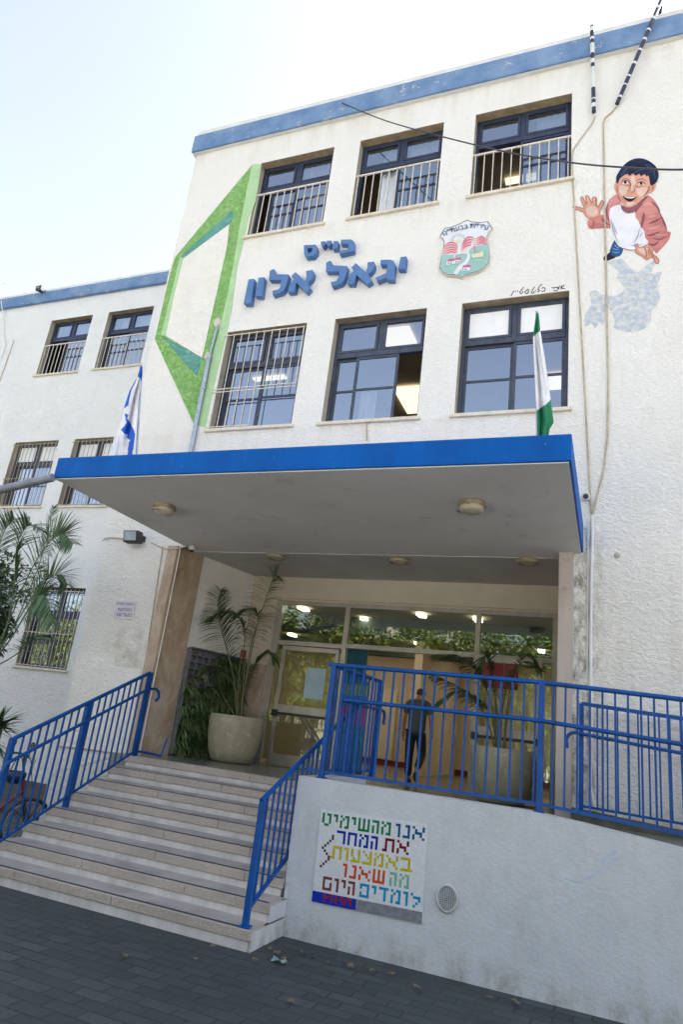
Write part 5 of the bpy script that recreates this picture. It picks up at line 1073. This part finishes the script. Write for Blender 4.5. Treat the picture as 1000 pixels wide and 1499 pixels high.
p = S(-25, 985, 8.4); b = MB(); b.tube([(p.x, p.y, GZ), (p.x + .03, p.y, p.z * .5), p], [.16, .13, .1], 10); b.build('trunk', M['bark'], gp_)
yc = thing('yucca', 'dark spiky yucca at the left edge below the wing window', 'yucca', tuple(SX(-6, 1120, -8.4))); lf = MB(); rnd = random.Random(8)
c = S(-4, 1062, 8.5)
for k in range(90):
    a = rnd.uniform(0, 6.28); e = rnd.uniform(-.35, 1.0); strap(lf, c + Vector((0, 0, rnd.uniform(-.1, .1))), Vector((math.cos(a), math.sin(a), e)), rnd.uniform(.34, .52), .03, .06, rnd)
for k in range(50):
    a = rnd.uniform(0, 6.28); e = rnd.uniform(-.9, -.1); strap(lf, c + Vector((0, 0, -.25)), Vector((math.cos(a), math.sin(a), e)), rnd.uniform(.3, .5), .024, .10, rnd)
lf.build('leaves', M['leafdark'], yc); b = MB(); b.tube([(c.x, c.y, .1), (c.x, c.y, c.z)], .09, 9); b.build('trunk', M['bark'], yc)
def leafball(mb, c, R, n, size, rnd, clumps=14, squash=1.):
    cl = []
    for _ in range(clumps):
        v = Vector((rnd.gauss(0, 1), rnd.gauss(0, 1), rnd.gauss(0, 1))).normalized() * R * rnd.uniform(.35, .95); v.z *= squash; cl.append((Vector(c) + v, R * rnd.uniform(.25, .5)))
    for _ in range(n):
        cc, rr_ = rnd.choice(cl); v = Vector((rnd.gauss(0, 1), rnd.gauss(0, 1), rnd.gauss(0, 1))).normalized() * rr_ * rnd.uniform(.5, 1) ** .5; q = cc + v
        d = (v.normalized() + Vector((rnd.uniform(-.8, .8), rnd.uniform(-.8, .8), rnd.uniform(-1, .2)))).normalized(); e = d.cross(Vector((rnd.uniform(-.3, .3), rnd.uniform(-.3, .3), 1))).normalized(); L = size * rnd.uniform(.6, 1.3)
        mb.add([q, q + d * L * .45 + e * L * .27, q + d * L, q + d * L * .45 - e * L * .27], [(0, 1, 2, 3)], 0)
tr = thing('leafy_tree', 'dark broadleaf tree at the left edge behind the grey green palm', 'tree', tuple(S(-75, 1090, 10.6))); rnd = random.Random(33)
lf = MB(); leafball(lf, S(-25, 850, 10.4), 1.0, 4200, .13, rnd, 26, 1.2); leafball(lf, S(-18, 925, 10.2), .5, 1100, .13, rnd, 9, 1.); lf.build('crown', M['leafdark'], tr)
p = S(-75, 1090, 10.6); b = MB(); b.tube([(p.x, p.y, GZ), (p.x + .05, p.y - .1, 1.6), S(-45, 880, 10.4)], [.1, .08, .05], 8)
for k in range(6): q = S(-45, 900, 10.4); b.tube([q, q + Vector((rnd.uniform(-.8, .8), rnd.uniform(-.6, .6), rnd.uniform(.2, .9)))], [.035, .01], 6)
b.build('trunk', M['bark'], tr)

# ================================================================ bicycle behind the left railing
bk = thing('bicycle', 'dark bicycle with a red frame and a blue helmet bag parked behind the left railing', 'bicycle', (-7.3, 7.2, GZ))
fw_, bw = Vector((-7.16, 7.62, .33)), Vector((-7.62, 6.62, .33)); dirb = (fw_ - bw).normalized()
def wheel(c, name='wheel'):
    b = MB(); ring = [c + dirb * .315 * math.cos(a) + Vector((0, 0, .315 * math.sin(a))) for a in [k * math.pi / 16 for k in range(33)]]; b.tube(ring, .024, 8, 0, False); w = b.build(name, M['black'], bk)
    b = MB(); ring = [c + dirb * .285 * math.cos(a) + Vector((0, 0, .285 * math.sin(a))) for a in [k * math.pi / 16 for k in range(33)]]; b.tube(ring, .011, 6, 0, False); b.build('rim', M['metal'], w)
    b = MB()
    for k in range(18): a = k * math.pi / 9; b.tube([c, c + dirb * .28 * math.cos(a) + Vector((0, 0, .28 * math.sin(a)))], .0025, 4)
    b.tube([c - dirb.cross(Vector((0, 0, 1))) * .05, c + dirb.cross(Vector((0, 0, 1))) * .05], .022, 8); b.build('spokes', M['metal'], w)
wheel(fw_); wheel(bw); up = Vector((0, 0, 1)); bb = bw + dirb * .45 + up * -.03; st_ = bw + dirb * .28 + up * .5; hd = fw_ - dirb * .14 + up * .42; hd2 = hd - dirb * .05 + up * .17
b = MB(); b.tube([bb, hd], .024, 8); b.tube([hd2, st_], .02, 8); b.tube([bb, st_], .02, 8); b.tube([bw, bb], .014, 6); b.tube([bw, st_], .012, 6); b.tube([hd, hd2], .026, 8); b.build('frame', paint('red_bicycle_paint', srgb(120, 30, 34), srgb(92, 24, 30), 8, .35), bk)
sdv = dirb.cross(up); b = MB(); b.tube([fw_ + sdv * .055, hd + sdv * .03], .013, 6); b.tube([fw_ - sdv * .055, hd - sdv * .03], .013, 6); b.build('fork', M['black'], bk)
stem = hd2 - dirb * .05 + up * .27; b = MB(); b.tube([hd2, stem], .017, 8); b.tube([stem - sdv * .32 - dirb * .1, stem - sdv * .15 + up * .01, stem, stem + sdv * .15 + up * .01, stem + sdv * .32 - dirb * .1], .014, 8); b.build('handlebar', M['black'], bk)
b = MB(); 
for s in (-1, 1): b.tube([stem + sdv * s * .24 - dirb * .06, stem + sdv * s * .33 - dirb * .105], .02, 8)
b.build('grip', M['black'], bk)
for s in (-1, 1):
    b = MB(); q = stem + sdv * s * .27 - dirb * .05; b.tube([q, q + up * .12 + sdv * s * .05], .006, 6); b.tube([q + up * .14 + sdv * s * .06 - dirb * .012, q + up * .14 + sdv * s * .06 + dirb * .012], .05, 12); b.build('mirror', M['black'], bk)
b = MB(); b.tube([stem + dirb * .02, stem + dirb * .10 - up * .06, hd + dirb * .12, fw_ + sdv * .06], .006, 5); b.tube([stem + sdv * .1, stem + dirb * .14 + sdv * .05 - up * .05, hd + dirb * .02], .005, 5); b.build('brake_cable', M['black'], bk)
b = MB(); q = st_ + up * .28 - dirb * .05; b.tube([st_, q], .014, 6); b.build('seat_post', M['metal'], bk)
b = MB(); b.prism([q + dirb * .15 + sdv * .02, q + dirb * .15 - sdv * .02, q - sdv * .05, q - dirb * .12 - sdv * .085, q - dirb * .14, q - dirb * .12 + sdv * .085, q + sdv * .05], (0, 0, .05)); b.build('saddle', M['black'], bk, .015)
b = MB(); b.tube([bb - sdv * .06, bb + sdv * .06], .03, 10); b.tube([bb + sdv * .04, bb + sdv * .05], .09, 18); b.tube([bb + sdv * .07, bb + sdv * .07 - up * .16], .012, 6); b.tube([bb - sdv * .07, bb - sdv * .07 + up * .16], .012, 6); b.build('crank', M['darkgrey'], bk)
hc = SX(22, 1135, -7.1); hm = thing('helmet', 'dark blue cycling helmet hanging by the left end of the left railing', 'helmet', tuple(hc))
b = MB(); b.lathe(hc, [(0, -.10), (.07, -.095), (.12, -.06), (.145, .0), (.14, .04), (.125, .05), (.115, .03)], 22); b.v = [Vector((hc.x + (v.x - hc.x) * 1.0, hc.y + (v.y - hc.y) * .8, v.z)) for v in b.v]; b.build('shell', paint('dark_blue_helmet', srgb(22, 46, 92), srgb(16, 34, 70), 6, .35), hm)
b = MB(); b.tube([hc + Vector((-.11, 0, .04)), hc + Vector((-.05, 0, .2)), hc + Vector((0, 0, .24))], .007, 5); b.tube([hc + Vector((.11, 0, .04)), hc + Vector((.05, 0, .2)), hc + Vector((0, 0, .24))], .007, 5); b.build('strap', M['black'], hm)
b = MB(); b.tube([S(84, 1092, YF - .03), S(130, 1097, YF - .03), S(190, 1106, YF - .03)], .014, 6); b.build('wall_pipe', M['reveal'], school)

# ================================================================ the man walking in
def skinmesh(name, verts, edges, rad, mat_, parent, sub=2):
    me = bpy.data.meshes.new(name); off = OFF.get(parent.name, Vector()); me.from_pydata([Vector(v) - off for v in verts], edges, [])
    o = bpy.data.objects.new(name, me); COL.objects.link(o); o.modifiers.new('skin', 'SKIN'); sv_ = me.skin_vertices[0].data if me.skin_vertices else None
    if sv_ is None:
        bpy.context.view_layer.objects.active = o; bm = bmesh.new(); bm.from_mesh(me); bm.verts.layers.skin.verify(); bm.to_mesh(me); bm.free(); sv_ = me.skin_vertices[0].data
    for i, r in enumerate(rad): sv_[i].radius = r if isinstance(r, tuple) else (r, r); sv_[i].use_root = (i == 0)
    sb = o.modifiers.new('smooth', 'SUBSURF'); sb.levels = sub; sb.render_levels = sub
    bpy.context.view_layer.update(); m2 = bpy.data.meshes.new_from_object(o.evaluated_get(bpy.context.evaluated_depsgraph_get())); bpy.data.objects.remove(o)
    m2.name = name; m2.materials.clear(); m2.materials.append(mat_)
    for p in m2.polygons: p.use_smooth = True
    o = bpy.data.objects.new(name, m2); COL.objects.link(o); o.parent = parent; OFF[o.name] = off; return o
mp0 = SZ(604, 1147, ZP); YM = mp0.y; top = S(617, 1007, YM); H = top.z - ZP; MX = S(608, 1090, YM).x
man = thing('person', 'person with cropped hair in a grey green shirt and dark trousers walking into the lobby', 'person', (MX, YM, ZP))
k = H / 1.70
def b3(x, y, z): return Vector((MX + x * k, YM + y * k, ZP + z * k))       # he faces +Y (away)
V = [b3(0, 0, .93), b3(0, .01, 1.12), b3(0, .02, 1.30), b3(0, .03, 1.43), b3(.01, .05, 1.50), b3(.02, .08, 1.60), b3(.02, .09, 1.66)]
E_ = [(i, i + 1) for i in range(6)]; Rd = [(.11, .08), (.12, .08), (.14, .085), (.10, .075), (.052, .052), (.078, .092), (.062, .07)]
def chain(start, pts, rs):
    last = start
    for p, r in zip(pts, rs): V.append(p); Rd.append(r); E_.append((last, len(V) - 1)); last = len(V) - 1
    return last
chain(0, [b3(-.095, 0, .86), b3(-.10, -.01, .48), b3(-.09, .0, .09), b3(-.09, .10, .04), b3(-.09, .17, .03)], [.085, .058, .042, .036, .03])
chain(0, [b3(.095, 0, .86), b3(.12, .10, .50), b3(.11, -.16, .26), b3(.11, -.20, .20), b3(.11, -.17, .10)], [.085, .058, .042, .036, .03])
hl = chain(3, [b3(-.19, .02, 1.40), b3(-.25, .02, 1.12), b3(-.27, .07, .88)], [.058, .042, .028]); hr = chain(3, [b3(.19, .02, 1.40), b3(.27, -.02, 1.13), b3(.28, .04, .90)], [.058, .042, .028])
for h, s in ((hl, -1), (hr, 1)):
    w_ = V[h]; pm_ = chain(h, [w_ + Vector((0, .015, -.07)) * k], [(.034, .02)])
    for j, (dy, L) in enumerate(((-.03, .065), (-.01, .078), (.012, .075), (.032, .058))): chain(pm_, [V[pm_] + Vector((0, dy, -.03)) * k, V[pm_] + Vector((-s * .012, dy * 1.1, -.03 - L * .6)) * k, V[pm_] + Vector((-s * .03, dy * 1.1, -.03 - L)) * k], [.0095, .009, .0075])
    chain(h, [w_ + Vector((-s * .01, .045, -.04)) * k, w_ + Vector((-s * .018, .06, -.085)) * k], [.011, .009])
Rd = [tuple(q * k for q in r) if isinstance(r, tuple) else r * k for r in Rd]
M['skin'] = paint('skin', srgb(170, 118, 94), srgb(150, 100, 80), 9, .55); M['shirt'] = clothmat('shirt_cloth', srgb(74, 80, 76)); M['trouser'] = clothmat('dark_trousers', srgb(34, 34, 40)); M['hair'] = paint('cropped_hair', srgb(64, 50, 42), srgb(46, 38, 34), 30, .8)
skinmesh('body', V, E_, Rd, M['skin'], man)
def sub(idx, grow, name, mat_, extra=()):
    mp_ = {i: n_ for n_, i in enumerate(idx)}; skinmesh(name, [V[i] for i in idx], [(mp_[a], mp_[c]) for a, c in E_ if a in mp_ and c in mp_], [tuple(q + grow * k for q in (Rd[i] if isinstance(Rd[i], tuple) else (Rd[i], Rd[i]))) for i in idx], mat_, man)
# clothes follow the same skeleton, a little wider than the body
V2, E2, R2 = [b3(0, 0, .80), b3(0, .01, 1.06), b3(0, .02, 1.28), b3(0, .03, 1.42), b3(.005, .04, 1.47), b3(-.19, .02, 1.405), b3(-.235, .02, 1.20), b3(.19, .02, 1.405), b3(.25, -.01, 1.20)], [(0, 1), (1, 2), (2, 3), (3, 4), (3, 5), (5, 6), (3, 7), (7, 8)], [(.19, .15), (.185, .14), (.195, .135), (.125, .095), (.066, .066), .078, .072, .078, .072]
skinmesh('shirt', V2, E2, [tuple(q * k for q in r) if isinstance(r, tuple) else r * k for r in R2], M['shirt'], man)
V3 = [b3(0, 0, .95), b3(-.095, 0, .84), b3(-.10, -.01, .48), b3(-.09, .0, .10), b3(.095, 0, .84), b3(.12, .10, .50), b3(.11, -.16, .27)]
V3[0] = b3(0, 0, .98); skinmesh('trousers', V3, [(0, 1), (1, 2), (2, 3), (0, 4), (4, 5), (5, 6)], [tuple(q * k for q in r) if isinstance(r, tuple) else r * k for r in [(.16, .125), .112, .082, .068, .112, .082, .066]], M['trouser'], man)
for x, pts in ((-.09, [(-.09, -.05, .045), (-.09, .06, .045), (-.09, .19, .035)]), (.11, [(.11, -.25, .22), (.11, -.22, .13), (.11, -.15, .055)])): skinmesh('shoe', [b3(*p) for p in pts], [(0, 1), (1, 2)], [.05 * k, .05 * k, .04 * k], M['black'], man)
skinmesh('hair', [b3(.02, .03, 1.555), b3(.02, .045, 1.62), b3(.02, .075, 1.685)], [(0, 1), (1, 2)], [(.075 * k, .06 * k), (.09 * k, .075 * k), (.078 * k, .075 * k)], M['hair'], man)
for s in (-1, 1): skinmesh('ear', [b3(.02 + s * .083, .085, 1.575), b3(.02 + s * .09, .08, 1.605), b3(.02 + s * .086, .08, 1.63)], [(0, 1), (1, 2)], [.010 * k, .013 * k, .010 * k], M['skin'], man)

# ================================================================ dry leaves and litter on the pavement
def dry_leaf(p, rz, s, label):
    o = bpy.data.objects.new('fallen_leaf', leafmesh); COL.objects.link(o); o.location = (p.x, p.y, GZ + .012); o.rotation_euler = (random.uniform(-.25, .25), random.uniform(-.25, .25), rz); o.scale = (s, s, s); return tag(o, label, 'leaf', 'dry leaves on the pavement')
lob_ = [(0, -.5), (.08, -.3), (.3, -.28), (.2, -.1), (.42, .05), (.22, .1), (.28, .32), (.1, .28), (0, .55), (-.1, .28), (-.28, .32), (-.22, .1), (-.42, .05), (-.2, -.1), (-.3, -.28), (-.08, -.3)]
leafmesh = bpy.data.meshes.new('fallen_leaf'); cen = (0, 0, .02); pts = [(x * .1, y * .1, .006 + .02 * abs(math.sin(3 * x + 5 * y))) for x, y in lob_]
leafmesh.from_pydata([cen] + pts, [], [(0, i + 1, (i + 1) % 16 + 1) for i in range(16)]); leafmesh.materials.append(M['dryleaf'])
for i, (x, y, lab) in enumerate(((232, 1373, 'dry leaf lying before the bottom step'), (312, 1389, 'dry leaf close under the bottom step near its right end'), (405, 1399, 'dry leaf at the corner of stairs and low wall'), (415, 1407, 'curled pale leaf beside the crumpled wrapper'), (442, 1398, 'small dry leaf in the joint below the low wall'), (461, 1404, 'dry leaf just right of the wrapper'), (482, 1413, 'dry leaf below the mosaic'), (512, 1418, 'dry leaf in front of the mosaic wall'), (545, 1424, 'dry leaf lying under the right edge of the mosaic'), (573, 1430, 'dry leaf below the oval drain cover'), (395, 1392, 'brown leaf against the stair end'), (716, 1464, 'pale leaf near the low wall on the right'), (755, 1472, 'rightmost dry leaf by the foot of the low wall'), (372, 1408, 'tiny leaf before the stair corner'), (180, 1404, 'lone leaf on the open pavement left of centre'), (286, 1408, 'small leaf on the pavement below the stairs'), (425, 1470, 'leaf near the bottom edge of the picture'), (610, 1450, 'leaf on the paving away from the wall'))):
    dry_leaf(SZ(x, y, GZ), i * 1.37, .6 + .5 * ((i * 7) % 5) / 5, lab)
p = SZ(408, 1410, GZ); b = MB(); rnd = random.Random(4); N = 6
b.add([(p.x + (i / (N - 1) - .5) * .13 + rnd.uniform(-.01, .01), p.y + (j / (N - 1) - .5) * .07, GZ + .01 + rnd.uniform(0, .035)) for j in range(N) for i in range(N)], [(j * N + i, j * N + i + 1, (j + 1) * N + i + 1, (j + 1) * N + i) for j in range(N - 1) for i in range(N - 1)])
tag(b.build('candy_wrapper', paint('wrapper_foil', srgb(70, 110, 150), srgb(150, 170, 120), 22, .3)), 'crumpled blue and green wrapper on the pavement by the stair corner', 'wrapper')

# ================================================================ what stands across the street (seen mirrored in the glass)
ZB = -16
tb = thing('street_tree', 'tree across the street, mirrored in the entrance glass', 'tree', (-9, ZB - 3, GZ), 'trees across the street'); rnd = random.Random(12)
lf = MB(); leafball(lf, (-9, ZB - 3, 5.8), 4.2, 11000, .32, rnd, 60, 1.0); lf.build('crown', M['leafyellow'], tb); b = MB(); b.tube([(-9, ZB - 3, GZ), (-8.9, ZB - 3, 2.2), (-9.1, ZB - 2.9, 4.6)], [.22, .17, .1], 9)
for q in range(5): b.tube([(-8.95, ZB - 3, 2.4), (-9 + rnd.uniform(-2, 2), ZB - 3 + rnd.uniform(-1.4, 1.4), rnd.uniform(4, 6))], [.09, .03], 6)
b.build('trunk', M['bark'], tb)
for i, (x, y) in enumerate(((-4.5, ZB - 2.2), (0.5, ZB - 3.5), (-14, ZB - 2), (6, ZB - 2.5), (-18, ZB - 1.5), (-22.5, ZB - 3), (-27, ZB - 2), (-33, ZB - 2), (-39.5, ZB - 3), (-46, ZB - 2), (-52, ZB - 3))): copy_tree(tb, (x, y, GZ), i * 1.3)
fe = thing('street_fence', 'white picket fence across the street, mirrored in the entrance glass', 'fence', (0, ZB + .6, GZ)); b = MB()
for i in range(130): x = -16 + i * .22; b.box(x - .05, x + .05, ZB + .58, ZB + .61, GZ + .05, 1.5)
b.build('pickets', M['white'], fe); b = MB(); b.box(-16.1, 12.6, ZB + .545, ZB + .575, .3, .42); b.box(-16.1, 12.6, ZB + .545, ZB + .575, 1.15, 1.27); b.build('rails', M['white'], fe)
ab = thing('apartment_building', 'pale apartment tower across the street, mirrored in the window panes', 'building', (-20, -40, 0))
b = MB(); b.box(-27, -13, -48, -36, GZ, 30); b.build('wall', paint('pale_facade', (.55, .48, .42), (.5, .44, .38), .6, .8), ab)
b = MB()
for f in range(9):
    for c in range(5): b.box(-26.2 + c * 2.8, -24.6 + c * 2.8, -35.99, -35.95, 2 + f * 3.1, 3.6 + f * 3.1)
b.build('windows', M['darkgrey'], ab); b = MB()
for f in range(9): b.box(-27.2, -12.8, -35.94, -35.2, 1.2 + f * 3.1, 1.4 + f * 3.1)
b.build('balconies', M['cap'], ab)
